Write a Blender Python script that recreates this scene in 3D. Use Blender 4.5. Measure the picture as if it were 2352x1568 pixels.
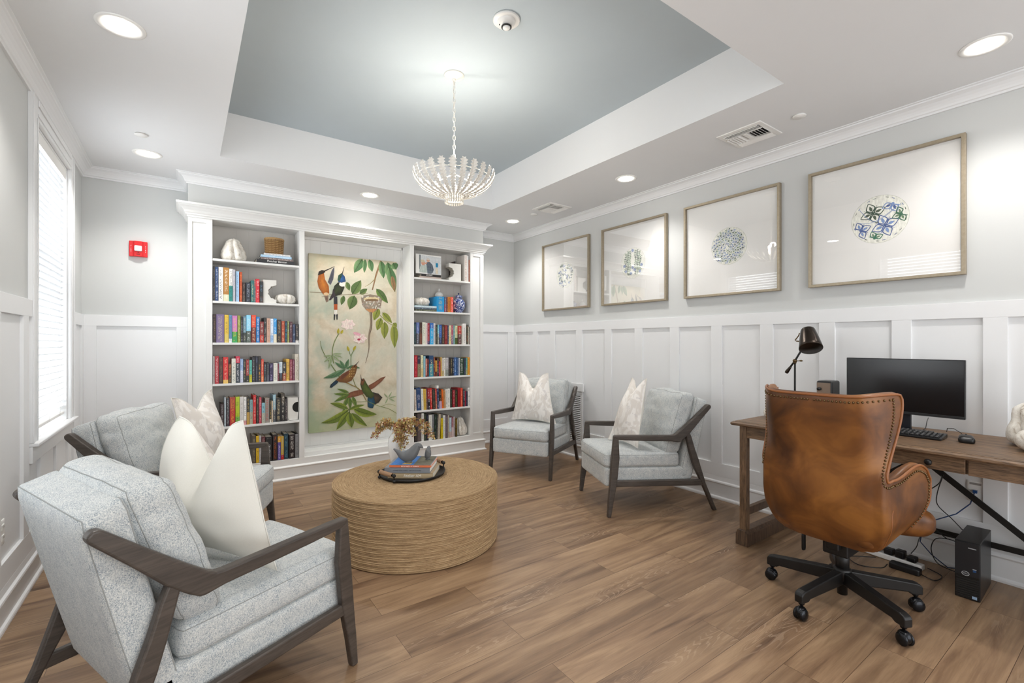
EXPO = 0.97
WORLD = 1.6
DAY = 22.0
SPOT = 27.0
BULB = 4.5
import bpy, math, random
from mathutils import Vector, Matrix, noise
sc = bpy.context.scene
for _o in list(bpy.data.objects): bpy.data.objects.remove(_o, do_unlink=True)
COL = sc.collection
R = math.radians
random.seed(7)

# ---------------------------------------------------------------- camera, world, exposure
cam_d = bpy.data.cameras.new('camera'); cam = bpy.data.objects.new('camera', cam_d); COL.objects.link(cam)
cam_d.sensor_width = 36.0; cam_d.lens = 1065.075/2352*36.0
cam_d.shift_y = (786.31-784.0)/2352.0
cam_d.clip_start = .02
cam.location = (0, 0, 1.305)
cam.rotation_euler = (R(90), 0, -.6141)
sc.camera = cam
sc.view_settings.view_transform = 'Standard'
sc.view_settings.look = 'None'
sc.view_settings.gamma = 1.0
sc.view_settings.use_curve_mapping = False
sc.view_settings.exposure = EXPO
w = bpy.data.worlds.new('world'); sc.world = w; w.use_nodes = True
wn = w.node_tree.nodes; wn['Background'].inputs[0].default_value = (.95, .975, 1.0, 1); wn['Background'].inputs[1].default_value = WORLD
sc.cycles.use_denoising = True
sc.cycles.max_bounces = 10; sc.cycles.diffuse_bounces = 6; sc.cycles.glossy_bounces = 4; sc.cycles.transmission_bounces = 6
sc.cycles.sample_clamp_indirect = 6.0
sc.cycles.caustics_reflective = False; sc.cycles.caustics_refractive = False

def area(name, loc, rot, sx, sy, power, col):
    d = bpy.data.lights.new(name, 'AREA'); d.shape = 'RECTANGLE'; d.size = sx; d.size_y = sy; d.energy = power; d.color = col
    o = bpy.data.objects.new(name, d); o.location = loc; o.rotation_euler = rot; COL.objects.link(o); return o
# daylight just outside the two windows of the left wall
area('daylight_window', (-1.02, 4.12, 1.68), (0, R(-90), 0), 1.95, 1.15, DAY, (.93, .97, 1.0))
area('daylight_window', (-1.02, 1.90, 1.68), (0, R(-90), 0), 1.95, 1.15, DAY, (.93, .97, 1.0))

# ---------------------------------------------------------------- helpers
def lin(c):
    c /= 255.0
    return c/12.92 if c <= .04045 else ((c+.055)/1.055)**2.4
def S(r, g=None, b=None):
    if g is None:
        h = r; r, g, b = int(h[0:2], 16), int(h[2:4], 16), int(h[4:6], 16)
    return (lin(r), lin(g), lin(b), 1.0)

class NT:
    def __init__(s, name):
        s.m = bpy.data.materials.new(name); s.m.use_nodes = True; s.t = s.m.node_tree; s.p = s.t.nodes['Principled BSDF']
    def n(s, typ, **kw):
        nd = s.t.nodes.new(typ)
        for k, v in kw.items():
            if k.startswith('i_'): nd.inputs[int(k[2:]) if k[2:].isdigit() else k[2:].replace('_', ' ')].default_value = v
            else: setattr(nd, k, v)
        return nd
    def l(s, a, b): s.t.links.new(a, b)
    def ramp(s, fac, stops):
        r = s.n('ShaderNodeValToRGB'); e = r.color_ramp.elements
        while len(e) < len(stops): e.new(.5)
        for el, (p, c) in zip(e, stops): el.position = p; el.color = c
        s.l(fac, r.inputs[0]); return r.outputs[0]
    def mix(s, fac, a, b, mode='MIX'):
        m = s.n('ShaderNodeMix', data_type='RGBA', blend_type=mode)
        for i, v in ((0, fac), (6, a), (7, b)):
            if hasattr(v, 'is_linked') or hasattr(v, 'links'): s.l(v, m.inputs[i])
            else: m.inputs[i].default_value = v
        return m.outputs[2]
    def math(s, op, a, b=0.0):
        m = s.n('ShaderNodeMath', operation=op)
        for i, v in ((0, a), (1, b)):
            if hasattr(v, 'links'): s.l(v, m.inputs[i])
            else: m.inputs[i].default_value = v
        return m.outputs[0]
    def coord(s, kind='Object', scale=(1, 1, 1), rot=(0, 0, 0)):
        c = s.n('ShaderNodeTexCoord'); mp = s.n('ShaderNodeMapping'); s.l(c.outputs[kind], mp.inputs[0])
        mp.inputs['Scale'].default_value = scale; mp.inputs['Rotation'].default_value = rot; return mp.outputs[0]
    def noise(s, vec, scale, detail=2.0, rough=.5, dist=0.0):
        x = s.n('ShaderNodeTexNoise'); s.l(vec, x.inputs['Vector']); x.inputs['Scale'].default_value = scale
        x.inputs['Detail'].default_value = detail; x.inputs['Roughness'].default_value = rough; x.inputs['Distortion'].default_value = dist
        return x.outputs['Fac']
    def bump(s, h, strength=.3, dist=.002):
        b = s.n('ShaderNodeBump'); b.inputs['Strength'].default_value = strength; b.inputs['Distance'].default_value = dist
        s.l(h, b.inputs['Height']); s.l(b.outputs[0], s.p.inputs['Normal'])

def mat(name, col, rough=.5, metal=0.0, spec=None, coat=0.0, var=0.0, vscale=8.0):
    q = NT(name); c = col if len(col) == 4 else tuple(col)+(1,)
    q.p.inputs['Base Color'].default_value = c; q.p.inputs['Roughness'].default_value = rough; q.p.inputs['Metallic'].default_value = metal
    if spec is not None: q.p.inputs['Specular IOR Level'].default_value = spec
    if coat: q.p.inputs['Coat Weight'].default_value = coat; q.p.inputs['Coat Roughness'].default_value = .05
    f = q.noise(q.coord(), vscale, 3)
    d = tuple(x*(1-max(var, .015)) for x in c[:3])+(1,)
    q.l(q.mix(f, c, d), q.p.inputs['Base Color'])
    return q.m

class MB:
    """collects shapes; build() links them as one mesh object"""
    def __init__(s): s.v = []; s.f = []; s.mi = []; s.sm = []; s.uv = {}; s.vc = {}; s.M = None
    def _add(s, vs, fs, mi=0, smooth=False, uvs=None):
        o = len(s.v)
        for p in vs:
            p = Vector(p); s.v.append(tuple(s.M @ p if s.M else p))
        for k, f in enumerate(fs):
            if uvs: s.uv[len(s.f)] = uvs[k]
            s.f.append(tuple(i+o for i in f)); s.mi.append(mi); s.sm.append(smooth)
    def box(s, x0, y0, z0, x1, y1, z1, mi=0):
        x0, x1 = min(x0, x1), max(x0, x1); y0, y1 = min(y0, y1), max(y0, y1); z0, z1 = min(z0, z1), max(z0, z1)
        s._add([(x0,y0,z0),(x1,y0,z0),(x1,y1,z0),(x0,y1,z0),(x0,y0,z1),(x1,y0,z1),(x1,y1,z1),(x0,y1,z1)],
               [(0,3,2,1),(4,5,6,7),(0,1,5,4),(1,2,6,5),(2,3,7,6),(3,0,4,7)], mi)
    def prism(s, pts, axis, lo, hi, mi=0, smooth=False):
        def P(a, b, t): return {'x': (t, a, b), 'y': (a, t, b), 'z': (a, b, t)}[axis]
        n = len(pts); ar = sum(pts[i][0]*pts[(i+1) % n][1]-pts[(i+1) % n][0]*pts[i][1] for i in range(n))
        pts = pts if (ar > 0) != (axis == 'y') else pts[::-1]
        s._add([P(a, b, lo) for a, b in pts]+[P(a, b, hi) for a, b in pts],
               [tuple(range(n))[::-1], tuple(range(n, 2*n))]+[(i, (i+1) % n, n+(i+1) % n, n+i) for i in range(n)], mi, smooth)
    def tube(s, pts, r, n=8, mi=0, closed=False, flat=1.0):
        pts = [Vector(p) for p in pts]; m = len(pts); rs = r if isinstance(r, (list, tuple)) else [r]*m
        vs = []; up = None
        for i, p in enumerate(pts):
            if closed: t = pts[(i+1) % m]-pts[i-1]
            else: t = pts[min(i+1, m-1)]-pts[max(i-1, 0)]
            t.normalize()
            if up is None: up = Vector((0, 0, 1)) if abs(t.z) < .9 else Vector((1, 0, 0))
            a = t.cross(up); a.normalize(); b = a.cross(t); up = b
            for k in range(n):
                g = 2*math.pi*k/n; vs.append(p+a*math.cos(g)*rs[i]*flat+b*math.sin(g)*rs[i])
        fs = []
        for i in range(m if closed else m-1):
            j = (i+1) % m
            for k in range(n): fs.append((i*n+k, i*n+(k+1) % n, j*n+(k+1) % n, j*n+k))
        if not closed: fs += [tuple(range(n))[::-1], tuple(range((m-1)*n, m*n))]
        s._add(vs, fs, mi, True)
    def lathe(s, prof, n=32, mi=0, c=(0, 0, 0), smooth=True, lobes=None, uv=False):
        vs = []; m = len(prof); ac = [0]
        for i in range(1, m): ac.append(ac[-1]+math.hypot(prof[i][0]-prof[i-1][0], prof[i][1]-prof[i-1][1]))
        for r, z in prof:
            for k in range(n):
                g = 2*math.pi*k/n; q = r*(lobes(g, z) if lobes else 1); vs.append((c[0]+q*math.cos(g), c[1]+q*math.sin(g), c[2]+z))
        fs = [(i*n+k, i*n+(k+1) % n, (i+1)*n+(k+1) % n, (i+1)*n+k) for i in range(m-1) for k in range(n)]
        uvs = None
        if uv:
            R0 = max(p[0] for p in prof)*2*math.pi
            uvs = [((k/n*R0, ac[i]), ((k+1)/n*R0, ac[i]), ((k+1)/n*R0, ac[i+1]), (k/n*R0, ac[i+1])) for i in range(m-1) for k in range(n)]
        if prof[0][0] > 1e-5 and not uv: fs.append(tuple(range(n))[::-1])
        if prof[-1][0] > 1e-5 and not uv: fs.append(tuple(range((m-1)*n, m*n)))
        s._add(vs, fs, mi, smooth, uvs)
    def ball(s, c, rx, ry=None, rz=None, n=16, m=10, mi=0):
        ry = ry or rx; rz = rz or rx
        vs = [(c[0], c[1], c[2]-rz)]
        for i in range(1, m):
            a = math.pi*i/m
            for k in range(n):
                g = 2*math.pi*k/n; vs.append((c[0]+rx*math.sin(a)*math.cos(g), c[1]+ry*math.sin(a)*math.sin(g), c[2]-rz*math.cos(a)))
        vs.append((c[0], c[1], c[2]+rz)); e = len(vs)-1
        fs = [(0, 1+(k+1) % n, 1+k) for k in range(n)]
        for i in range(m-2):
            for k in range(n): fs.append((1+i*n+k, 1+i*n+(k+1) % n, 1+(i+1)*n+(k+1) % n, 1+(i+1)*n+k))
        b = 1+(m-2)*n; fs += [(b+k, b+(k+1) % n, e) for k in range(n)]
        s._add(vs, fs, mi, True)
    def grid(s, fn, nu, nv, mi=0, smooth=True, closed_u=False):
        vs = [fn(i/(nu if closed_u else nu-1), j/(nv-1)) for j in range(nv) for i in range(nu)]
        fs = [(j*nu+i, j*nu+(i+1) % nu, (j+1)*nu+(i+1) % nu, (j+1)*nu+i) for j in range(nv-1) for i in range(nu if closed_u else nu-1)]
        s._add(vs, fs, mi, smooth)
    def rbox(s, hx, hy, hz, r, n=10, mp=None, crown=(0, 0, 0), mi=0, wrinkle=0.0, seed=0.0):
        idx = {}; vs = []; fs = []
        def vert(i, j, k):
            if (i, j, k) in idx: return idx[(i, j, k)]
            def cs(i, h):
                t = 2*i/n-1
                t = math.copysign(abs(t)**.75, t)
                return t*h
            p = Vector((cs(i, hx), cs(j, hy), cs(k, hz)))
            q = Vector((max(-(hx-r), min(hx-r, p.x)), max(-(hy-r), min(hy-r, p.y)), max(-(hz-r), min(hz-r, p.z))))
            d = p-q
            if d.length > 1e-9: p = q+d.normalized()*r
            a = 1-min(1, abs(p.x)/hx)**2; b = 1-min(1, abs(p.y)/hy)**2; c = 1-min(1, abs(p.z)/hz)**2
            p.x += math.copysign(1, p.x)*crown[0]*b*c*(abs(p.x)/hx)**2
            p.y += math.copysign(1, p.y)*crown[1]*a*c*(abs(p.y)/hy)**2
            p.z += math.copysign(1, p.z)*crown[2]*a*b*(abs(p.z)/hz)**2
            if wrinkle:
                nn = noise.noise(Vector((p.x*5+seed, p.y*6, p.z*15)))+.5*noise.noise(Vector((p.x*9+seed, p.y*9, p.z*34+p.x*12)))
                p += p.normalized()*wrinkle*nn
            idx[(i, j, k)] = len(vs); vs.append(mp(p) if mp else p); return idx[(i, j, k)]
        for a in range(n):
            for b in range(n):
                fs.append((vert(a, b, 0), vert(a, b+1, 0), vert(a+1, b+1, 0), vert(a+1, b, 0)))
                fs.append((vert(a, b, n), vert(a+1, b, n), vert(a+1, b+1, n), vert(a, b+1, n)))
                fs.append((vert(a, 0, b), vert(a+1, 0, b), vert(a+1, 0, b+1), vert(a, 0, b+1)))
                fs.append((vert(a, n, b), vert(a, n, b+1), vert(a+1, n, b+1), vert(a+1, n, b)))
                fs.append((vert(0, a, b), vert(0, a, b+1), vert(0, a+1, b+1), vert(0, a+1, b)))
                fs.append((vert(n, a, b), vert(n, a+1, b), vert(n, a+1, b+1), vert(n, a, b+1)))
        s._add(vs, fs, mi, True); s.idx = idx; s.rv = vs; s.rn = n
    def loop(s, axis, k0):
        """surface points of the last rounded box along one closed cut"""
        n = s.rn; a = [(i, 0) for i in range(n)]+[(n, i) for i in range(n)]+[(n-i, n) for i in range(n)]+[(0, n-i) for i in range(n)]
        return [s.rv[s.idx[(k0, p, q) if axis == 'x' else (p, k0, q) if axis == 'y' else (p, q, k0)]] for p, q in a]
    def build(s, name, mats, parent=None, bevel=0.0, seg=2, loc=None, sub=0, solid=None, **props):
        me = bpy.data.meshes.new(name); me.from_pydata(s.v, [], s.f); me.update()
        for m in (mats if isinstance(mats, (list, tuple)) else [mats]): me.materials.append(m)
        for p, i, sm in zip(me.polygons, s.mi, s.sm): p.material_index = i; p.use_smooth = sm
        if s.uv:
            ul = me.uv_layers.new(name='UVMap')
            for fi, uvs in s.uv.items():
                for li, q in zip(me.polygons[fi].loop_indices, uvs): ul.data[li].uv = q
        o = bpy.data.objects.new(name, me); COL.objects.link(o)
        if parent: o.parent = parent
        if loc: o.location = loc
        if solid: md = o.modifiers.new('s', 'SOLIDIFY'); md.thickness = solid; md.offset = -1
        if bevel:
            md = o.modifiers.new('b', 'BEVEL'); md.width = bevel; md.segments = seg; md.limit_method = 'ANGLE'; md.angle_limit = R(35); md.harden_normals = False
        if sub: md = o.modifiers.new('u', 'SUBSURF'); md.levels = sub; md.render_levels = sub
        for k, v in props.items(): o[k] = v
        return o
def tag(o, label=None, category=None, group=None, kind=None):
    if label: o['label'] = label
    if category: o['category'] = category
    if group: o['group'] = group
    if kind: o['kind'] = kind
    return o
def empty(name, loc=(0, 0, 0), rz=0.0, **kw):
    o = bpy.data.objects.new(name, None); o.location = loc; o.rotation_euler = (0, 0, rz); COL.objects.link(o); o.empty_display_size = .05
    return tag(o, **kw)
def copy_tree(root, **kw):
    def cp(o, par):
        c = o.copy(); COL.objects.link(c)
        if par: c.parent = par
        for ch in KIDS.get(o.name, []): cp(ch, c)
        return c
    KIDS = {}
    for o in COL.objects:
        if o.parent: KIDS.setdefault(o.parent.name, []).append(o)
    return tag(cp(root, None), **kw)
def structure(name, mb, mats, bevel=0.0, parent=None):
    o = mb.build(name, mats, parent, bevel)
    if not parent: o['kind'] = 'structure'
    return o
def text(name, body, size, M, m, parent=None, ext=.0004, align='CENTER'):
    c = bpy.data.curves.new(name, 'FONT'); c.body = body; c.size = size; c.extrude = ext; c.align_x = align; c.align_y = 'CENTER'
    tmp = bpy.data.objects.new('tmp', c); COL.objects.link(tmp); dg = bpy.context.evaluated_depsgraph_get(); dg.update()
    me = bpy.data.meshes.new_from_object(tmp.evaluated_get(dg)); bpy.data.objects.remove(tmp); me.materials.clear(); me.materials.append(m); me.name = name
    o = bpy.data.objects.new(name, me); COL.objects.link(o); o.matrix_world = M
    if parent: o.parent = parent; o.matrix_parent_inverse = parent.matrix_basis.inverted()
    return o
def basis(o, x, y):
    x = Vector(x).normalized(); y = Vector(y); y = (y-x*y.dot(x)).normalized(); z = x.cross(y)
    M = Matrix((x, y, z)).transposed().to_4x4(); M.translation = Vector(o); return M

def sweep(mb, path, prof, closed=False, mi=0):
    """extrude prof [(out, z)] along a floor path; 'out' goes to the left of the path direction, corners mitred"""
    n = len(path); P = [Vector((a, b)) for a, b in path]; rows = []
    for i in range(n):
        d0 = (P[i]-P[i-1]).normalized() if (i > 0 or closed) else None
        d1 = (P[(i+1) % n]-P[i]).normalized() if (i < n-1 or closed) else None
        d0 = d0 or d1; d1 = d1 or d0
        n0 = Vector((-d0.y, d0.x)); n1 = Vector((-d1.y, d1.x)); m = n0+n1; m = m/m.dot(n0) if m.length > 1e-6 else n0
        rows.append([(P[i].x+m.x*a, P[i].y+m.y*a, z) for a, z in prof])
    k = len(prof); vs = [p for r in rows for p in r]; fs = []
    for i in range(n if closed else n-1):
        j = (i+1) % n
        for q in range(k): fs.append((i*k+q, j*k+q, j*k+(q+1) % k, i*k+(q+1) % k))
    if not closed: fs += [tuple(range(k)), tuple(range((n-1)*k, n*k))[::-1]]
    mb._add(vs, fs, mi)

# ---------------------------------------------------------------- materials
M = {}
M['wall'] = mat('wall_paint', S(203, 205, 204), .75, var=.02)
M['trim'] = mat('trim_paint', S(230, 231, 232), .42, var=.01)
M['ceil'] = mat('ceiling_paint', S(227, 228, 229), .85, var=.01)
M['tray'] = mat('tray_blue_paint', S(182, 193, 199), .7, var=.03)
M['bay'] = mat('bookcase_bay_shaded', S(194, 191, 186), .5, var=.02)  # bay backs greyer than the case white: shelf shade put into the colour
M['white'] = mat('white_plastic', S(236, 235, 232), .4)
M['case'] = mat('bookcase_paint', S(228, 228, 226), .4, var=.01)
M['black'] = mat('black_metal', S(22, 21, 21), .42, spec=.4)
M['blackp'] = mat('black_plastic', S(18, 18, 20), .35)
M['dark'] = mat('dark_slot', S(26, 24, 22), .7)
def wood(name, c0, c1, axis='x', scale=1.0, rough=.5, dark=.5):
    q = NT(name)
    sc_ = {'x': (1.2, 14, 14), 'y': (14, 1.2, 14), 'z': (14, 14, 1.2)}[axis]
    v = q.coord('Object', tuple(a*scale for a in sc_))
    n1 = q.noise(v, 2.2, 6, .6, .8); n2 = q.noise(v, 11, 4, .6, .2)
    c = q.ramp(n1, [(.28, c0), (.72, c1)])
    d = q.ramp(n2, [(.36, (dark, dark, dark, 1)), (.55, (1, 1, 1, 1))])
    q.l(q.mix(1.0, c, d, 'MULTIPLY'), q.p.inputs['Base Color']); q.p.inputs['Roughness'].default_value = rough
    q.bump(n2, .25, .001); return q.m
M['frame_wood'] = wood('dark_stained_wood', S(62, 55, 50), S(84, 75, 68), 'y', 1, .42, .72)
for ax in 'xyz': M['desk_'+ax] = wood('weathered_oak_'+ax, S(84, 64, 47), S(142, 112, 84), ax, 1.4, .5, .42)
M['desk_dark'] = wood('weathered_oak_dark', S(70, 54, 42), S(108, 84, 64), 'z', 1.3, .55, .5)

# floor: oak look planks running along X
def floor_mat():
    q = NT('oak_plank_floor')
    co = q.coord('Object')
    br = q.n('ShaderNodeTexBrick'); q.l(co, br.inputs['Vector']); br.offset = .37; br.offset_frequency = 2
    br.inputs['Color1'].default_value = (0, 0, 0, 1); br.inputs['Color2'].default_value = (1, 1, 1, 1); br.inputs['Mortar'].default_value = (.5, .5, .5, 1)
    br.inputs['Scale'].default_value = 1; br.inputs['Mortar Size'].default_value = .0011; br.inputs['Mortar Smooth'].default_value = .3
    br.inputs['Brick Width'].default_value = 1.22; br.inputs['Row Height'].default_value = .181
    seed = q.n('ShaderNodeSeparateColor'); q.l(br.outputs[0], seed.inputs[0]); sd = seed.outputs[0]
    off = q.n('ShaderNodeCombineXYZ'); q.l(q.math('MULTIPLY', sd, 37.0), off.inputs[0]); q.l(q.math('MULTIPLY', sd, 11.0), off.inputs[1]); q.l(q.math('MULTIPLY', sd, 5.0), off.inputs[2])
    def shifted(scale):
        m = q.n('ShaderNodeMapping'); q.l(co, m.inputs[0]); m.inputs['Scale'].default_value = scale
        a = q.n('ShaderNodeVectorMath', operation='ADD'); q.l(m.outputs[0], a.inputs[0]); q.l(off.outputs[0], a.inputs[1]); return a.outputs[0]
    g1 = q.noise(shifted((.75, 7, 1)), 1.7, 4, .55, .9)
    g2 = q.noise(shifted((5, 150, 1)), 1.5, 4, .65, .3)
    g3 = q.noise(shifted((1.6, 22, 1)), 1.6, 3, .6, .5)
    base = q.ramp(g1, [(.24, S(94, 71, 54)), (.42, S(132, 105, 81)), (.6, S(154, 126, 98)), (.78, S(170, 142, 112))])
    tone = q.ramp(sd, [(0, (.82, .81, .80, 1)), (.5, (.98, .98, .97, 1)), (1, (1.10, 1.10, 1.09, 1))])
    c = q.mix(1.0, base, tone, 'MULTIPLY')
    c = q.mix(1.0, c, q.ramp(g3, [(.3, (.84, .82, .80, 1)), (.55, (1.02, 1.02, 1.02, 1))]), 'MULTIPLY')
    c = q.mix(1.0, c, q.ramp(g2, [(.33, (.88, .87, .86, 1)), (.55, (1.02, 1.02, 1.02, 1))]), 'MULTIPLY')
    ct = q.noise(shifted((.9, 6.5, 1)), 1.5, 2, .5, .25)               # cathedral figure: pale contour lines in a few boards
    fr = q.math('FRACT', q.math('MULTIPLY', ct, 24.0)); ln = q.math('LESS_THAN', q.math('ABSOLUTE', q.math('SUBTRACT', fr, .5)), .13)
    mk = q.ramp(q.noise(shifted((.5, 3.4, 1)), 1.3, 2), [(.57, (0, 0, 0, 1)), (.66, (1, 1, 1, 1))])
    c = q.mix(q.math('MULTIPLY', q.math('MULTIPLY', ln, mk), q.math('MULTIPLY', q.math('GREATER_THAN', g2, .42), .34)), c, S(188, 164, 138))
    c = q.mix(br.outputs['Fac'], c, S(84, 62, 46))
    q.l(c, q.p.inputs['Base Color'])
    q.l(q.ramp(g2, [(.3, (.34, .34, .34, 1)), (.7, (.46, .46, .46, 1))]), q.p.inputs['Roughness'])
    h = q.math('SUBTRACT', g2, q.math('MULTIPLY', br.outputs['Fac'], 1.5)); q.bump(h, .12, .001)
    return q.m
M['floor'] = floor_mat()

def fabric(name, light, darkc, blue):
    q = NT(name); co = q.coord('Object')
    def nz(sx, sy, sz): 
        m = q.n('ShaderNodeMapping'); q.l(co, m.inputs[0]); m.inputs['Scale'].default_value = (sx, sy, sz); m.inputs['Rotation'].default_value = (.04, .03, .05); return q.noise(m.outputs[0], 1, 1.5, .6)
    a = nz(150, 520, 520); b = nz(520, 520, 140); c_ = nz(520, 150, 520)
    f = q.math('MAXIMUM', q.math('MAXIMUM', a, b), c_)
    c = q.ramp(f, [(.45, darkc), (.55, blue), (.64, light)])
    big = q.noise(co, 28, 3, .6)
    c = q.mix(q.ramp(big, [(.35, (0, 0, 0, 1)), (.7, (.45, .45, .45, 1))]), c, light)
    q.l(c, q.p.inputs['Base Color'])
    q.p.inputs['Roughness'].default_value = .95; q.p.inputs['Specular IOR Level'].default_value = .15
    q.p.inputs['Sheen Weight'].default_value = .2
    q.bump(q.math('ADD', f, q.math('MULTIPLY', q.noise(co, 7, 2), .0)), .5, .0016); return q.m
M['fabric'] = fabric('heathered_grey_fabric', S(212, 212, 207), S(112, 120, 126), S(164, 173, 180))
M['fabric_seam'] = mat('seam_thread', S(150, 152, 150), .95)

def pillow_mat(name, printed):
    q = NT(name); co = q.coord('Object')
    base = S(232, 230, 222)
    weave = q.noise(q.coord('Object', (90, 90, 400)), 2, 2); weave2 = q.noise(q.coord('Object', (400, 90, 90)), 2, 2)
    wv = q.math('ADD', q.math('MULTIPLY', weave, .5), q.math('MULTIPLY', weave2, .5))
    if printed:
        n1 = q.noise(q.coord('Object', (7, 7, 4.2)), 1.25, 2, .5, 2.2)
        n2 = q.noise(q.coord('Object', (14, 14, 9)), 1.3, 2, .5, 1.5)
        f = q.math('MULTIPLY', q.ramp(n1, [(.46, (0, 0, 0, 1)), (.5, (1, 1, 1, 1))]), 1.0)
        c = q.mix(f, S(222, 216, 209), S(238, 234, 229))
        c = q.mix(q.math('MULTIPLY', q.ramp(n2, [(.6, (0, 0, 0, 1)), (.62, (1, 1, 1, 1))]), .6), c, S(208, 203, 200))
        veins = q.ramp(n1, [(.485, (0, 0, 0, 1)), (.5, (1, 1, 1, 1)), (.515, (0, 0, 0, 1))])
        c = q.mix(q.math('MULTIPLY', veins, .55), c, S(198, 192, 188))
    else:
        c = q.mix(wv, base, S(222, 219, 210))
    q.l(c, q.p.inputs['Base Color']); q.p.inputs['Roughness'].default_value = .9; q.p.inputs['Specular IOR Level'].default_value = .2
    q.bump(wv, .3, .001); return q.m
M['pillow_front'] = pillow_mat('floral_linen_print', True)
M['pillow_back'] = pillow_mat('plain_ivory_linen', False)

def leather():
    q = NT('tan_leather'); co = q.coord('Object')
    a = q.noise(co, 5.0, 4, .55, .6); g = q.noise(co, 240, 3, .6)
    c = q.ramp(a, [(.3, S(68, 38, 15)), (.5, S(110, 66, 27)), (.72, S(146, 95, 43))])
    q.l(c, q.p.inputs['Base Color']); q.p.inputs['Roughness'].default_value = .40; q.p.inputs['Specular IOR Level'].default_value = .42
    q.bump(g, .12, .0008); return q.m
M['leather'] = leather()
M['piping'] = mat('leather_piping', S(138, 84, 42), .35)
M['brass'] = mat('antique_brass', S(112, 92, 66), .38, metal=1.0)
M['bronze'] = mat('aged_bronze', S(64, 57, 52), .3, metal=1.0)
M['caster'] = mat('gunmetal', S(46, 47, 50), .22, metal=.8)

def jute(name):
    q = NT(name); uvn = q.n('ShaderNodeTexCoord').outputs['UV']
    m1 = q.n('ShaderNodeMapping'); q.l(uvn, m1.inputs[0]); m1.inputs['Scale'].default_value = (9, 190, 1)
    m2 = q.n('ShaderNodeMapping'); q.l(uvn, m2.inputs[0]); m2.inputs['Scale'].default_value = (46, 400, 1); m2.inputs['Rotation'].default_value = (0, 0, .12)
    a = q.noise(m1.outputs[0], 1, 3, .6); b = q.noise(m2.outputs[0], 1, 3, .7)
    c = q.ramp(a, [(.25, S(124, 100, 74)), (.5, S(170, 142, 106)), (.75, S(198, 172, 136))])
    c = q.mix(1, c, q.ramp(b, [(.32, (.5, .45, .4, 1)), (.5, (1, 1, 1, 1))]), 'MULTIPLY')
    q.l(c, q.p.inputs['Base Color']); q.p.inputs['Roughness'].default_value = .8; q.p.inputs['Specular IOR Level'].default_value = .25
    q.bump(b, .6, .003); return q.m
M['jute'] = jute('seagrass_rope')

def gourd_mat():
    q = NT('whitewashed_gourd'); co = q.coord('Object')
    a = q.noise(co, 26, 5, .7, .8); b = q.noise(co, 90, 3, .6)
    c = q.ramp(a, [(.3, S(150, 132, 108)), (.42, S(214, 208, 198)), (.6, S(232, 229, 222))])
    q.l(q.mix(1, c, q.ramp(b, [(.25, (.82, .82, .8, 1)), (.5, (1, 1, 1, 1))]), 'MULTIPLY'), q.p.inputs['Base Color'])
    q.p.inputs['Roughness'].default_value = .7; q.bump(a, .5, .004); return q.m
M['gourd'] = gourd_mat()
M['marble'] = mat('white_marble', S(226, 224, 218), .5, var=.08, vscale=20)
M['rough_marble'] = mat('rough_marble', S(196, 190, 176), .9, var=.3, vscale=60)
M['porcelain'] = mat('white_porcelain', S(236, 238, 238), .12, coat=.6)
def porcelain_blue():
    q = NT('blue_white_porcelain'); co = q.coord('Object')
    a = q.noise(co, 34, 3, .6, 2.5)
    c = q.ramp(a, [(.46, S(28, 52, 120)), (.52, S(60, 92, 160)), (.58, S(226, 230, 238))])
    q.l(c, q.p.inputs['Base Color']); q.p.inputs['Roughness'].default_value = .12; q.p.inputs['Coat Weight'].default_value = .5; return q.m
M['delft'] = porcelain_blue()
M['cobalt'] = mat('cobalt_glaze', S(26, 44, 104), .15, coat=.5)
def ink_mat(name, rough=.8, coat=0):
    q = NT(name); a = q.n('ShaderNodeVertexColor'); a.layer_name = 'ink'
    n = q.noise(q.coord('Object', (60, 60, 22)), 1.4, 4, .65)
    q.l(q.mix(1, a.outputs[0], q.ramp(n, [(.3, (.78, .78, .76, 1)), (.7, (1.12, 1.12, 1.1, 1))]), 'MULTIPLY'), q.p.inputs['Base Color'])
    q.p.inputs['Roughness'].default_value = rough
    if coat: q.p.inputs['Coat Weight'].default_value = coat; q.p.inputs['Coat Roughness'].default_value = .03
    return q.m
M['ink'] = ink_mat('painted_ink')
def emis(name, col, s):
    q = NT(name); q.p.inputs['Base Color'].default_value = (.8, .8, .8, 1); q.p.inputs['Emission Color'].default_value = col; q.p.inputs['Emission Strength'].default_value = s; return q.m
M['lamp_glow'] = emis('lamp_diffuser', (1, .95, .87, 1), 14.0)
M['bulb_glow'] = emis('bulb_glow', (1, .82, .6, 1), 30.0)
# ================================================================ the room
XL, XR, YB, YF, ZC = -.6945, 3.655, 5.136, -2.4, 2.745
WIN = [(3.663, 4.576), (1.443, 2.356)]          # openings along the left wall
WZ0, WZ1 = .757, 2.553
b = MB(); b.box(XL-.25, YF, -.06, XR+.15, YB+.15, 0); structure('floor', b, M['floor'])
b = MB()
tx0, tx1, ty0, ty1, tz = .2195, 2.7225, 1.2355, 4.243, 3.103
for q in ((XL-.2, YF, tx0, YB+.1), (tx1, YF, XR+.1, YB+.1), (tx0, YF, tx1, ty0), (tx0, ty1, tx1, YB+.1)): b.box(q[0], q[1], ZC, q[2], q[3], ZC+.05, 0)
b.box(tx0-.05, ty0-.05, ZC+.05, tx0, ty1+.05, tz); b.box(tx1, ty0-.05, ZC+.05, tx1+.05, ty1+.05, tz)
b.box(tx0, ty0-.05, ZC+.05, tx1, ty0, tz); b.box(tx0, ty1, ZC+.05, tx1, ty1+.05, tz)
b.box(tx0-.05, ty0-.05, tz, tx1+.05, ty1+.05, tz+.05, 1)
structure('ceiling', b, [M['ceil'], M['tray']])
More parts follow.
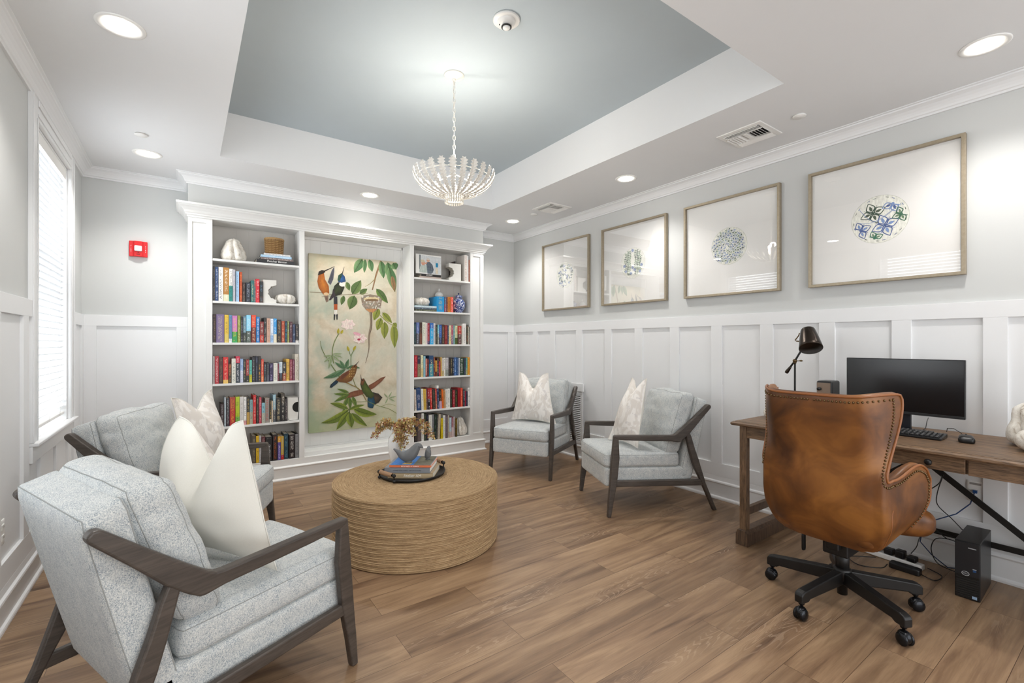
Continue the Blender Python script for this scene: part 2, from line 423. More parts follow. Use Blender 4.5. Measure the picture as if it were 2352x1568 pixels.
b = MB(); b.box(XR, YF, 0, XR+.1, YB+.1, ZC); structure('wall_right', b, M['wall'])
b = MB(); b.box(XL-.2, YB, 0, XR, YB+.1, ZC); b.box(.0204, 4.84, 2.49, 2.98, YB, ZC); structure('wall_back', b, M['wall'])
b = MB()
ys = [YF, WIN[1][0], WIN[1][1], WIN[0][0], WIN[0][1], YB]
for i in (0, 2, 4): b.box(XL-.2, ys[i], 0, XL, ys[i+1], ZC)
for a, c in WIN: b.box(XL-.2, a, 0, XL, c, WZ0-.02); b.box(XL-.2, a, WZ1, XL, c, ZC)
structure('wall_left', b, M['wall'])

# crown moulding, chair rail, battens and skirting
b = MB()
crown = [(0, 2.664), (.013, 2.664), (.015, 2.675), (.022, 2.679), (.026, 2.69), (.034, 2.704), (.046, 2.718), (.06, 2.727), (.067, 2.73), (.069, 2.737), (.081, 2.739), (.081, ZC), (0, ZC)]
sweep(b, [(XR, YF), (XR, YB), (2.98, YB), (2.98, 4.84), (.0204, 4.84), (.0204, YB), (XL, YB), (XL, YF)], crown)
structure('trim_1', b, M['trim'])
rail = [(0, 1.443), (.019, 1.443), (.019, 1.535), (0, 1.535)]
low = [(0, .19), (.019, .19), (.019, .30), (0, .30)]
base = [(0, 0), (.031, 0), (.031, .012), (.028, .02), (.018, .026), (.018, .128), (.027, .131), (.033, .139), (.031, .149), (.021, .156), (.019, .19), (0, .19)]
skin = [(0, 0), (.004, 0), (.004, 1.45), (0, 1.45)]
def wain(name, paths, batt):
    b = MB()
    for p, rl in paths:
        if rl: sweep(b, p, rail)
        sweep(b, p, low); sweep(b, p, skin if rl else [(0, 0), (.004, 0), (.004, .66), (0, .66)])
    for q in batt: b.box(*q)
    structure(name, b, M['trim'], .0015)
BAT = [(.504+.409*k) for k in range(-7, 10)]
BAT = [y for y in BAT if y < 3.3]+[3.36, 3.797, 4.26, 4.598, 5.066]
wain('trim_2', [([(XR, YF), (XR, YB)], 1)], [(XR-.019, y, .30, XR, min(y+.097, YB), 1.443) for y in BAT])
wain('trim_3', [([(XR, YB), (2.984, YB)], 1), ([(.0204, YB), (XL, YB)], 1)],
     [(3.538, YB-.019, .3, XR, YB, 1.443), (2.984, YB-.019, .3, 3.03, YB, 1.443), (-.064, YB-.019, .3, .0204, YB, 1.443), (XL, YB-.019, .3, -.6, YB, 1.443)])
CO = [(3.553, 4.689), (1.333, 2.469)]
lb = [(XL, y, .3, XL+.019, y+.1, 1.443) for y in (5.04, 4.69, 3.385, 2.93, 2.469, 1.24, .8, .36, -.08, -.52, -.96, -1.4, -1.84)]
lb += [(XL, y, .3, XL+.019, y+.1, .65) for y in (3.72, 4.12, 4.5, 1.5, 1.9, 2.28)]
wain('trim_4', [([(XL, YB), (XL, CO[0][1])], 1), ([(XL, CO[0][1]), (XL, CO[0][0])], 0), ([(XL, CO[0][0]), (XL, CO[1][1])], 1), ([(XL, CO[1][1]), (XL, CO[1][0])], 0), ([(XL, CO[1][0]), (XL, YF)], 1)], lb)
def skirting(name, paths):
    b = MB()
    for p in paths: sweep(b, p, base)
    structure(name, b, M['trim'], .001)
skirting('baseboard_right', [[(XR, YF), (XR, YB)]]); skirting('baseboard_back', [[(XR, YB), (2.984, YB)], [(.0204, YB), (XL, YB)]]); skirting('baseboard_left', [[(XL, YB), (XL, YF)]])

# windows of the left wall with their blinds
g = NT('window_glass'); tr = g.n('ShaderNodeBsdfTransparent'); gl = g.n('ShaderNodeBsdfGlossy', i_1=.02); mx = g.n('ShaderNodeMixShader', i_0=.06)
g.l(tr.outputs[0], mx.inputs[1]); g.l(gl.outputs[0], mx.inputs[2]); g.l(mx.outputs[0], g.t.nodes['Material Output'].inputs[0]); M['glass'] = g.m
g = NT('blind_slat'); df = g.n('ShaderNodeBsdfDiffuse', i_0=S(225, 227, 229)); tl = g.n('ShaderNodeBsdfTranslucent', i_0=S(235, 238, 240)); mx = g.n('ShaderNodeMixShader', i_0=.15)
g.l(df.outputs[0], mx.inputs[1]); g.l(tl.outputs[0], mx.inputs[2]); g.l(mx.outputs[0], g.t.nodes['Material Output'].inputs[0]); M['slat'] = g.m
for k, (a, c) in enumerate(WIN):
    nm = 'window_%d' % (k+1)
    w_ = empty(nm, (XL, (a+c)/2, 0)); w_['kind'] = 'structure'
    W = lambda b, name, m, bev=.002: b.build(name, m, w_, bev)
    h = (c-a)/2; o = h+.112
    b = MB()
    for s in (-1, 1):
        b.box(0, s*h, WZ0, .02, s*o, 2.664); b.box(.02, s*(h+.004), WZ0, .024, s*(h+.018), 2.56); b.box(.02, s*(o-.016), WZ0, .026, s*o, 2.664)
    b.box(0, -h, WZ1, .02, h, 2.664); b.box(.02, -h, WZ1+.02, .025, h, WZ1+.034); b.box(.02, -h, 2.628, .027, h, 2.664)
    W(b, 'casing', M['trim'])
    b = MB(); b.box(-.2, -h, WZ0-.02, 0, h, WZ0); b.box(0, -o, WZ0-.02, .045, o+.02, WZ0); W(b, 'stool', M['trim'], .005)
    b = MB(); b.box(0, -o, .647, .02, o-.01, WZ0-.02); W(b, 'apron', M['trim'], .003)
    b = MB()
    for s in (-1, 1): b.box(-.2, s*h, WZ0, 0, s*(h-.015), WZ1)
    b.box(-.2, -h, WZ1-.015, 0, h, WZ1); W(b, 'jamb', M['trim'])
    b = MB()
    for z0, z1 in ((WZ0, WZ0+.06), (WZ1-.06, WZ1), (1.63, 1.69)): b.box(-.185, -h, z0, -.15, h, z1)
    for s in (-1, 1): b.box(-.185, s*h, WZ0, -.15, s*(h-.05), WZ1)
    W(b, 'window_frame', M['white'])
    b = MB(); b.box(-.170, -h+.04, WZ0+.05, -.166, h-.04, WZ1-.05); b.build('pane', M['glass'], w_)
    bl = empty('window_blind', (XL, (a+c)/2, 0), category='blind',
               label=('white slatted blind hanging in the window of the left wall' if k == 0 else 'white slatted blind of the nearer left window, seen mirrored in the picture glass'))
    hb = h-.022
    b = MB(); z = .845
    while z < 2.49:
        ang = R(28); dx, dz = .0245*math.cos(ang), .0245*math.sin(ang)
        b._add([(-.036-dx, -hb, z-dz), (-.036+dx, -hb, z+dz), (-.036+dx, hb, z+dz), (-.036-dx, hb, z-dz)], [(0, 1, 2, 3)])
        z += .042
    b.build('slats', M['slat'], bl, solid=.0028)
    b = MB(); b.box(-.066, -hb, 2.49, -.008, hb, 2.535); b.box(-.008, -hb, 2.47, -.002, hb, 2.537); b.build('headrail', M['white'], bl, .003)
    b = MB(); b.box(-.06, -hb, .795, -.012, hb, .815); b.build('bottom_rail', M['white'], bl, .004)
    b = MB()
    for y in (-.3, 0, .3):
        for x in (-.061, -.011): b.tube([(x, y, .8), (x, y, 2.5)], .0009, 5)
    b.tube([(.004, -.36, 2.5), (.004, -.362, 1.62)], .003, 6)
    b.build('cord', M['white'], bl)

# a pale porch railing outside, glimpsed between the slats
b = MB()
for i in range(46): b.box(-1.62, .9+i*.1, .12, -1.59, .93+i*.1, .95)
b.box(-1.64, .6, .95, -1.57, 5.6, 1.0); b.box(-1.64, .6, .06, -1.57, 5.6, .12)
b.box(-1.66, .55, -.05, -1.56, .65, 1.05); b.box(-1.66, 5.55, -.05, -1.56, 5.65, 1.05)
tag(b.build('porch_railing', M['white']), 'white porch railing outside, glimpsed between the blind slats', 'railing')

# ---------------------------------------------------------------- ceiling fittings
def downlight(x, y, label):
    t = empty('downlight', (x, y, ZC), label=label, category='ceiling light', group='recessed ceiling lights')
    b = MB(); b.lathe([(.064, .004), (.066, -.003), (.088, -.006), (.093, -.003), (.093, 0), (.064, 0)], 40); b.build('trim_ring', M['white'], t)
    b = MB(); b.lathe([(.0001, -.001), (.064, -.001), (.064, .003), (.0001, .003)], 32); b.build('diffuser', M['lamp_glow'], t)
    d = bpy.data.lights.new('downlight_lamp', 'SPOT'); d.energy = SPOT; d.spot_size = R(128); d.spot_blend = .7; d.shadow_soft_size = .06; d.color = (1, .965, .925)
    o = bpy.data.objects.new('downlight_lamp', d); o.parent = t; o.location = (0, 0, -.015); COL.objects.link(o)
for x, y, l in [(-.24, 2.752, 'recessed light in the ceiling nearest the left window, large and oval from here'), (-.235, 4.494, 'recessed light in the corner ceiling above the fire alarm'),
                (1.475, 4.507, 'recessed ceiling light over the middle of the bookcase'), (3.168, 2.753, 'recessed ceiling light between the two air vents'),
                (3.184, 4.498, 'recessed ceiling light in the far right corner by the bookcase end'), (3.168, .516, 'recessed ceiling light above the desk, near the largest picture'),
                (-.24, .52, 'recessed ceiling light behind the grey armchairs'), (1.475, .35, 'recessed ceiling light over the front of the room')]:
    downlight(x, y, l)
def vent(x, y, label):
    t = empty('air_vent', (x, y, ZC), label=label, category='air vent', group='square ceiling vents')
    b = MB(); s = .152; i = .118
    for q in ((-s, -s, s, -i), (-s, i, s, s), (-s, -i, -i, i), (i, -i, s, i)): b.box(q[0], q[1], -.008, q[2], q[3], 0)
    b.build('frame', M['white'], t, .003)
    b = MB(); b.box(-i, -i, -.001, i, i, 0); b.build('backing', M['dark'], t)
    b = MB()
    def lv(x0, y0, x1, y1, nx, ny):
        b._add([(x0, y0, -.002), (x1, y1, -.002), (x1+nx, y1+ny, -.017), (x0+nx, y0+ny, -.017)], [(0, 1, 2, 3)])
    for k in range(5): lv(-.062, -.112+k*.02, .062, -.112+k*.02, 0, -.014)
    for k in range(5): lv(-.062, .112-k*.02, .062, .112-k*.02, 0, .014)
    for k in range(3):
        lv(-.112+k*.018, -i, -.112+k*.018, i, -.013, 0); lv(.112-k*.018, -i, .112-k*.018, i, .013, 0)
    b.box(-.064, -i, -.014, -.060, i, 0); b.box(.060, -i, -.014, .064, i, 0); b.box(-.06, -.014, -.016, .06, .014, -.001)
    b.build('louvre', M['white'], t, solid=.0015)
vent(3.195, 1.68, 'large square white ceiling vent in front of the third picture')
vent(3.21, 3.81, 'small looking square ceiling vent farther away, over the first picture')
for x, y, l in ((-.249, 4.099, 'round white sprinkler cover beside the ceiling light over the fire alarm'), (3.185, 1.354, 'round white sprinkler cover next to the larger ceiling vent'), (3.192, 4.104, 'round white sprinkler cover next to the farther ceiling vent')):
    b = MB(); b.lathe([(.0001, -.011), (.036, -.010), (.039, -.006), (.034, -.004), (.034, 0)], 32)
    tag(b.build('sprinkler_cover', M['white'], loc=(x, y, ZC)), l, 'sprinkler', 'flat sprinkler covers')
t = empty('smoke_detector', (1.463, 2.129, 3.103), label='round white smoke detector on the blue tray ceiling', category='smoke detector')
b = MB(); b.lathe([(.0001, -.012), (.070, -.012), (.075, -.008), (.075, 0)], 40); b.build('base_plate', M['white'], t)
b = MB(); b.lathe([(.0001, -.036), (.026, -.036), (.045, -.026), (.052, -.012), (.052, -.008)], 36); b.build('housing', M['white'], t)
b = MB(); b.lathe([(.026, -.038), (.029, -.041), (.029, -.044), (.026, -.044)], 36); b.lathe([(.0001, -.04), (.022, -.04), (.022, -.036)], 24); b.build('dark_slot_ring', M['dark'], t)
b = MB(); b.lathe([(.0001, -.054), (.016, -.053), (.021, -.049), (.021, -.041), (.0001, -.041)], 28); b.build('cap', M['white'], t)
b = MB(); b.ball((-.035, .018, -.0325), .003); b.build('indicator', M['dark'], t)

# ---------------------------------------------------------------- fire alarm on the back wall
t = empty('fire_alarm', (-.328, YB, 2.108), label='red fire alarm strobe on the grey wall left of the bookcase', category='fire alarm')
red = mat('alarm_red', S(205, 28, 34), .3)
b = MB()
prof = [(-.062, 0), (-.062, -.03), (-.035, -.036), (-.025, -.048), (.025, -.048), (.035, -.036), (.062, -.03), (.062, 0)]
b.prism([(x, y) for x, y in prof], 'z', -.066, .066); b.build('housing', red, t, .004)
lens = mat('strobe_lens', S(225, 228, 230), .08, coat=1)
b = MB(); b.rbox(.026, .01, .024, .008, 6, mp=lambda p: p+Vector((0, -.052, .002))); b.build('strobe_lens', lens, t)
b = MB(); b.box(-.012, -.05, -.05, .012, -.047, -.045); b.box(-.003, -.05, -.036, .003, -.047, -.028); b.build('grille_slot', M['dark'], t)
for s in (-1, 1):
    for i, ch in enumerate('FIRE'):
        text('lettering', ch, .012, basis((-.328+s*.049, YB-.0345, 2.108+.022-i*.015), (1, 0, 0), (0, 0, 1)), M['white'], t)

# ---------------------------------------------------------------- return air grille and outlets
t = empty('return_grille', (XR-.019, 3.955, 0), label='tall louvred return air grille low on the right wall behind the armchair', category='grille')
b = MB(); b.box(0, -.197, .755, -.022, .2, .845); b.build('header_board', M['trim'], t, .003)
b = MB()
for q in ((-.18, .18, .715, .745), (-.18, .18, .17, .2), (-.18, -.145, .2, .715), (.145, .18, .2, .715)): b.box(-.012, q[0], q[2], .001, q[1], q[3])
b.build('frame', M['trim'], t, .002)
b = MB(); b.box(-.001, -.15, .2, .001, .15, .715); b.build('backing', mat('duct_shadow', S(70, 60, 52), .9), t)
b = MB(); z = .21
while z < .71:
    b._add([(-.001, -.145, z+.012), (-.001, .145, z+.012), (-.011, .145, z), (-.011, -.145, z)], [(0, 1, 2, 3)]); z += .0215
b.build('louvre', M['trim'], t, solid=.002)
t = empty('wall_outlet', (XL+.004, 3.095, .43), label='white electrical outlet low on the left wall behind the front armchair', category='outlet')
b = MB(); b.rbox(.004, .036, .058, .003, 6); b.build('cover_plate', M['white'], t)
for s in (-1, 1):
    b = MB(); b.box(.003, -.017, s*.024-.014, .007, .017, s*.024+.014); sk = b.build('socket', M['white'], t, .003)
    b = MB(); b.box(.0066, -.008, s*.024-.002, .0075, -.006, s*.024+.008); b.box(.0066, .005, s*.024-.002, .0075, .007, s*.024+.008); b.build('slot', M['dark'], sk)
t = empty('data_outlet', (XR-.006, .632, .465), label='white data outlet plate with a blue jack on the wall under the desk', category='outlet')
b = MB(); b.rbox(.004, .036, .058, .003, 6); b.build('cover_plate', M['white'], t)
b = MB(); b.box(-.0045, -.024, .036, -.004, .024, .048); b.build('paper_label', mat('label_grey', S(150, 146, 142), .6), t)
jack = mat('blue_plug', S(30, 70, 120), .4)
b = MB(); b.box(-.02, -.009, -.008, -.003, .009, .008); b.build('jack', jack, t, .001)
# ================================================================ built in bookcase
BC = empty('bookcase', (0, 0, 0), label='white built in bookcase covering the back wall, open shelves either side of a painting niche', category='bookcase')
fx0, fx1, fy, by = .0204, 2.984, 4.837, 5.075
ZT = 2.384
BAYS = {'L': (.196, .901), 'C': (.948, 2.033), 'R': (2.079, 2.80)}
Cb = lambda b, n, bev=.0015: b.build(n, M['case'], BC, bev)
def recess(b, x0, x1, z0, z1, px0, px1, pz0, pz1, y, d):
    """a face board with one sunk panel"""
    b.box(x0, y, z0, px0, y+.02, z1); b.box(px1, y, z0, x1, y+.02, z1); b.box(px0, y, z0, px1, y+.02, pz0); b.box(px0, y, pz1, px1, y+.02, z1)
    b.box(px0, y+d, pz0, px1, y+.02, pz1)
b = MB(); recess(b, fx0, .196, .192, 2.40, .05, .150, .215, 2.345, fy, .011); b.box(fx0, fy+.02, 0, .04, YB, 2.40); Cb(b, 'pilaster')
b = MB(); recess(b, 2.80, fx1, .192, 2.40, 2.838, 2.938, .215, 2.345, fy, .011); b.box(fx1-.02, fy+.02, 0, fx1, YB, 2.40); Cb(b, 'pilaster')
for x0, x1 in ((.901, .948), (2.033, 2.079)):
    b = MB(); b.box(x0, fy, .192, x1, by, 2.40); Cb(b, 'divider')
for x0, x1 in ((.176, .196), (2.80, 2.82)):
    b = MB(); b.box(x0, fy+.02, .192, x1, by, 2.40); Cb(b, 'side_panel')
b = MB(); b.box(.176, fy, ZT, 2.82, by, 2.42); b.box(fx0, fy, 2.40, fx1, YB, 2.49); b.box(fx0, fy, ZT, .2, fy+.02, 2.41); b.box(2.79, fy, ZT, fx1, fy+.02, 2.41); Cb(b, 'top_board')
b = MB(); b.box(fx0, fy, 0, fx1, by+.04, .192); Cb(b, 'plinth')
b = MB(); prof = [(0, 0), (.027, 0), (.027, .01), (.014, .024), (.014, .108), (.02, .112), (.022, .122), (.012, .13), (0, .134)]
sweep(b, [(fx1, YB), (fx1, fy), (fx0, fy), (fx0, YB)], prof); Cb(b, 'base_moulding', .0008)
b = MB(); prof = [(0, 2.383), (.008, 2.383), (.008, 2.398), (.018, 2.402), (.018, 2.412), (.026, 2.42), (.034, 2.436), (.05, 2.456), (.066, 2.466), (.07, 2.474), (.082, 2.477), (.082, 2.493), (0, 2.493)]
sweep(b, [(fx1, YB), (fx1, fy), (fx0, fy), (fx0, YB)], prof); Cb(b, 'cornice', .0008)
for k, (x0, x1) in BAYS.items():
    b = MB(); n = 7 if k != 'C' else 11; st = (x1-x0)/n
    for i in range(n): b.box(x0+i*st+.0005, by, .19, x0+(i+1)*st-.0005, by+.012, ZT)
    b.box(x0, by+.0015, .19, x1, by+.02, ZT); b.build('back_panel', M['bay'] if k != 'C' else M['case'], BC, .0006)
b = MB()
for z0, z1 in ((.192, .229),): b.box(.948, fy+.05, z0, 2.033, by, z1)
prof = [(.948, 2.033)]
for s, x in ((1, .948), (-1, 2.033)): b.box(x, by-.022, .229, x+s*.014, by, ZT)
b.box(.948, by-.022, ZT-.03, 2.033, by, ZT); b.box(.948, by-.016, .229, 2.033, by, .245); Cb(b, 'niche_moulding', .003)
SH = {'L': [2.045, 1.673, 1.304, .94, .556], 'R': [2.034, 1.658, 1.283, .915, .542]}
for k, zs in SH.items():
    x0, x1 = BAYS[k]
    for z in zs:
        b = MB(); b.box(x0, fy+.003, z-.02, x1, by, z); Cb(b, 'shelf')

# ---------------------------------------------------------------- books
def book_mat():
    q = NT('book_cover')
    oi = q.n('ShaderNodeObjectInfo')
    def att(nm):
        a = q.n('ShaderNodeAttribute'); a.attribute_type = 'OBJECT'; a.attribute_name = nm; return a
    c2 = att('lower_tone').outputs['Color']; mk = att('mark_tone').outputs['Color']; sp = att('split').outputs['Fac']
    tc = q.n('ShaderNodeTexCoord'); sx = q.n('ShaderNodeSeparateXYZ'); q.l(tc.outputs['Generated'], sx.inputs[0])
    ox = q.n('ShaderNodeSeparateXYZ'); q.l(tc.outputs['Object'], ox.inputs[0])
    z = sx.outputs[2]; x = sx.outputs[0]
    c = q.mix(q.math('LESS_THAN', z, sp), oi.outputs['Color'], c2)
    # lettering like marks: short bars down the middle of the spine
    cb = q.n('ShaderNodeCombineXYZ'); q.l(q.math('MULTIPLY', ox.outputs[2], 240), cb.inputs[2]); q.l(q.math('MULTIPLY', ox.outputs[0], 110), cb.inputs[0]); q.l(q.math('MULTIPLY', oi.outputs['Random'], 50), cb.inputs[1])
    n = q.noise(cb.outputs[0], 1.0, 1, .5)
    cz = q.n('ShaderNodeCombineXYZ'); q.l(q.math('MULTIPLY', z, 5), cz.inputs[2]); q.l(q.math('MULTIPLY', oi.outputs['Random'], 90), cz.inputs[1])
    n2 = q.noise(cz.outputs[0], 1.0, 1, .5)
    m = q.math('GREATER_THAN', n, .53); m = q.math('MULTIPLY', m, q.math('GREATER_THAN', n2, .42))
    xd = q.math('ABSOLUTE', q.math('SUBTRACT', x, .5)); m = q.math('MULTIPLY', m, q.math('LESS_THAN', xd, .24))
    m = q.math('MULTIPLY', m, q.math('LESS_THAN', z, .93)); m = q.math('MULTIPLY', m, q.math('GREATER_THAN', z, .06))
    y = sx.outputs[1]; m = q.math('MULTIPLY', m, q.math('LESS_THAN', y, .05))
    q.l(q.mix(q.math('MULTIPLY', m, .62), c, mk), q.p.inputs['Base Color']); q.p.inputs['Roughness'].default_value = .38
    return q.m
M['book'] = book_mat()
M['pages'] = mat('page_block', S(214, 206, 190), .9, var=.1, vscale=80)
ORD = 'first second third fourth fifth sixth seventh eighth ninth tenth eleventh twelfth thirteenth fourteenth fifteenth sixteenth seventeenth eighteenth nineteenth twentieth twenty-first twenty-second twenty-third twenty-fourth twenty-fifth twenty-sixth twenty-seventh twenty-eighth'.split()
SHN = {'2': 'second', '3': 'third', '4': 'fourth', '5': 'fifth', '6': 'bottom'}
def book(x0, x1, y, z, h, d, c1, c2, sp, mk, label, group, lean=0.0, flat=None, rz=0.0):
    """upright book with its spine towards -Y; flat=(cx, cy) lays it down with the spine towards -Y"""
    t = x1-x0
    b = MB(); c = .0022
    b.prism([(0, 0), (t, 0), (t, .003), (t, d), (t-c, d), (t-c, .004), (c, .004), (c, d), (0, d)], 'z', 0, h)
    o = b.build('book', M['book'], None, min(.0015, t*.1), 1)
    p = MB(); p.box(c, .004, .004, t-c, d-.004, h-.005); pg = p.build('pages', M['pages'], o)
    o.color = S(c1); o['lower_tone'] = list(S(c2))[:3]; o['mark_tone'] = list(S(mk))[:3]; o['split'] = sp if sp else -1.0
    if flat:
        # spine long axis along x, thickness upward
        o.matrix_world = Matrix.Translation((flat[0], flat[1], z)) @ Matrix.Rotation(rz, 4, 'Z') @ Matrix.Translation((-h/2, 0, 0)) @ Matrix(((0, 0, 1, 0), (0, 1, 0, 0), (-1, 0, 0, t), (0, 0, 0, 1)))
    else:
        o.location = (x0+lean*h*0, y, z); o.rotation_euler = (0, lean, 0)
    return tag(o, label, 'book', group)
BOOKS = {}
BOOKS['L2']=(1.673,[
(0.1988, 0.2168, 0.303, '3a3634', '3a3634', 0.0, '8a8a80', 'charcoal'),
(0.2168, 0.2409, 0.299, '2b4470', '2b4470', 0.0, 'c8d0dc', 'dark blue'),
(0.2409, 0.2775, 0.3, 'e8e6e2', 'e8e6e2', 0.0, '333333', 'white'),
(0.2781, 0.322, 0.3, 'b07a34', 'dcd9b8', 0.2, 'f4f0e0', 'ochre and cream'),
(0.322, 0.3495, 0.292, 'f0eee8', '1d8a80', 0.48, '333333', 'white and teal'),
(0.3507, 0.37, 0.287, 'b4b2b8', 'b4b2b8', 0.0, '777783', 'pale grey'),
(0.3724, 0.4004, 0.275, 'a8cdec', 'a8cdec', 0.0, '3c6fa8', 'light blue'),
(0.4028, 0.4236, 0.271, 'b4481a', 'b4481a', 0.0, 'e89050', 'burnt orange'),
(0.4242, 0.4504, 0.177, '3a2a26', '4a4038', 0.3, 'b09a88', 'dark brown'),
(0.4526, 0.4914, 0.179, '1f2632', '1f2632', 0.0, 'a8b0c0', 'blue black'),
(0.4923, 0.5196, 0.2, '2c6a68', '2c6a68', 0.0, 'e8dcb0', 'teal'),
(0.5196, 0.5307, 0.208, 'c87a74', '7a8a8c', 0.7, 'ffffff', 'salmon and grey'),
(0.5313, 0.5624, 0.217, 'cc2030', 'cc2030', 0.0, 'f0e4e0', 'red'),
(0.564, 0.5928, 0.198, '262628', '4a3a34', 0.3, '7fb4d8', 'black'),
])
BOOKS['L3']=(1.304,[
(0.1988, 0.2234, 0.251, '33201e', '33201e', 0.0, '9a7a50', 'dark maroon'),
(0.2243, 0.2858, 0.25, '76658a', '76658a', 0.0, 'c8b8a0', 'wide purple'),
(0.2864, 0.3196, 0.247, 'dcb83a', 'd8c060', 0.3, '4a3a20', 'yellow'),
(0.3202, 0.3444, 0.247, '5a84ac', 'dfe4e8', 0.14, '30506e', 'steel blue'),
(0.345, 0.3858, 0.242, 'c87ab8', '2c9a4c', 0.4, 'f4d030', 'rainbow striped'),
(0.3864, 0.412, 0.245, '8a943a', '8a943a', 0.0, 'e0e0a0', 'olive green'),
(0.4126, 0.4298, 0.236, '24242a', '24242a', 0.0, 'b0b0b8', 'narrow black'),
(0.4304, 0.4563, 0.238, '6c8ea0', '38403a', 0.38, 'e8e0c8', 'slate blue'),
(0.4569, 0.493, 0.251, '8cd0ec', '4a564c', 0.42, 'f0f4f4', 'sky blue'),
(0.4961, 0.5354, 0.253, 'e04c30', '7a2a22', 0.55, 'f8d0a0', 'red orange'),
(0.536, 0.564, 0.238, '1a78be', '1a78be', 0.0, 'ffffff', 'bright blue'),
(0.5649, 0.5982, 0.194, '7a2220', 'b83020', 0.35, 'e8e0d0', 'dark red'),
(0.5989, 0.6218, 0.233, '2a2826', '2a2826', 0.0, 'd0d0cc', 'black'),
(0.6224, 0.652, 0.226, 'c8a08a', 'c8a08a', 0.0, '8a5a4a', 'dusty pink'),
(0.6526, 0.6795, 0.223, 'dce6f2', '9ec0e6', 0.3, '3a64a0', 'white and blue'),
(0.6801, 0.7072, 0.226, '3c9cdc', 'e6dcc0', 0.35, 'ffffff', 'blue and cream'),
(0.7078, 0.7458, 0.216, '241a16', '241a16', 0.0, 'caa870', 'black brown'),
(0.7464, 0.7753, 0.204, 'b04a2a', 'b04a2a', 0.0, 'f0c090', 'rust'),
(0.776, 0.7976, 0.205, '1e2a3a', '1e2a3a', 0.0, '30b0d0', 'navy'),
(0.7983, 0.8153, 0.205, '8a9a5a', 'a0a850', 0.5, 'e8e8d0', 'moss green'),
(0.8159, 0.8426, 0.2, '50202a', '50202a', 0.0, 'd8c8c8', 'plum'),
(0.8433, 0.8691, 0.175, '2a3a5a', '2a3a5a', 0.0, 'b8c4d8', 'ink blue'),
(0.8701, 0.9055, 0.177, '282424', 'e8e4e0', 0.12, 'c0a898', 'charcoal'),
])
BOOKS['L4']=(0.94,[
(0.1988, 0.2139, 0.245, 'b8aca8', 'b8aca8', 0.0, '8a7a78', 'greige'),
(0.2144, 0.2453, 0.243, 'b02a34', 'b02a34', 0.0, 'f0d0d0', 'crimson'),
(0.2458, 0.2763, 0.231, '4a2820', '3a2020', 0.5, '9a7a50', 'brown'),
(0.2769, 0.3154, 0.234, 'd02020', 'e8c060', 0.14, 'f8c0a0', 'bright red'),
(0.316, 0.3405, 0.174, '7a4020', '40301c', 0.5, 'e0a050', 'russet'),
(0.3414, 0.3737, 0.22, 'dcdcd0', 'dcdcd0', 0.0, '3a4a3a', 'ivory'),
(0.3743, 0.4071, 0.239, 'cc2a48', '36404a', 0.75, 'e8e8ec', 'red and slate'),
(0.4077, 0.4325, 0.217, '8aa4cc', 'b8bcd0', 0.5, 'ffffff', 'periwinkle'),
(0.4331, 0.4532, 0.209, '24261e', '24261e', 0.0, 'c8c090', 'olive black'),
(0.4538, 0.4805, 0.207, '9a2a24', '2a2a2a', 0.3, 'f0e8e0', 'brick red'),
(0.4811, 0.5017, 0.203, '5ab8a8', 'c8c420', 0.35, '2a6a60', 'aqua and lime'),
(0.5024, 0.5275, 0.231, '1e1c22', '1e1c22', 0.0, 'c8c8cc', 'black'),
(0.5281, 0.5503, 0.236, '16182a', '16182a', 0.0, '8088a8', 'midnight blue'),
(0.5509, 0.5751, 0.236, '2a2420', '2a2a30', 0.3, 'f0b040', 'black and gold'),
(0.5758, 0.5976, 0.21, 'd84a34', 'e07040', 0.3, 'f8e0b0', 'coral red'),
(0.5989, 0.6195, 0.172, '2a2c30', '2a2c30', 0.0, 'a8b4bc', 'dark grey'),
(0.6201, 0.6435, 0.178, '26282c', '4a4c5a', 0.35, '787a80', 'graphite'),
(0.6442, 0.6772, 0.17, '2c2048', '2c2048', 0.0, 'c8b8e8', 'deep violet'),
(0.6782, 0.7145, 0.171, 'e4e2d8', 'e4e2d8', 0.0, '5a7a5a', 'creamy white'),
(0.7151, 0.7268, 0.163, '7a2a3a', '7a2a3a', 0.0, 'd8b0b8', 'slim wine red'),
(0.7274, 0.7545, 0.179, 'c8d4dc', '3a2420', 0.42, '5080a8', 'pale blue and brown'),
(0.7558, 0.7888, 0.177, '2a2420', 'a04a20', 0.4, 'f0e0c8', 'black and orange'),
(0.7895, 0.818, 0.207, 'dcb044', 'dcb044', 0.0, '5a4020', 'mustard yellow'),
(0.8187, 0.8419, 0.203, '8a2a3c', '8a2a3c', 0.0, 'e0c0c0', 'burgundy'),
(0.8426, 0.8632, 0.201, '6a2040', '6a2040', 0.0, 'c898a8', 'magenta purple'),
(0.8639, 0.9069, 0.253, 'd0c8b8', 'd0c8b8', 0.0, '7a6a50', 'tall cream'),
])
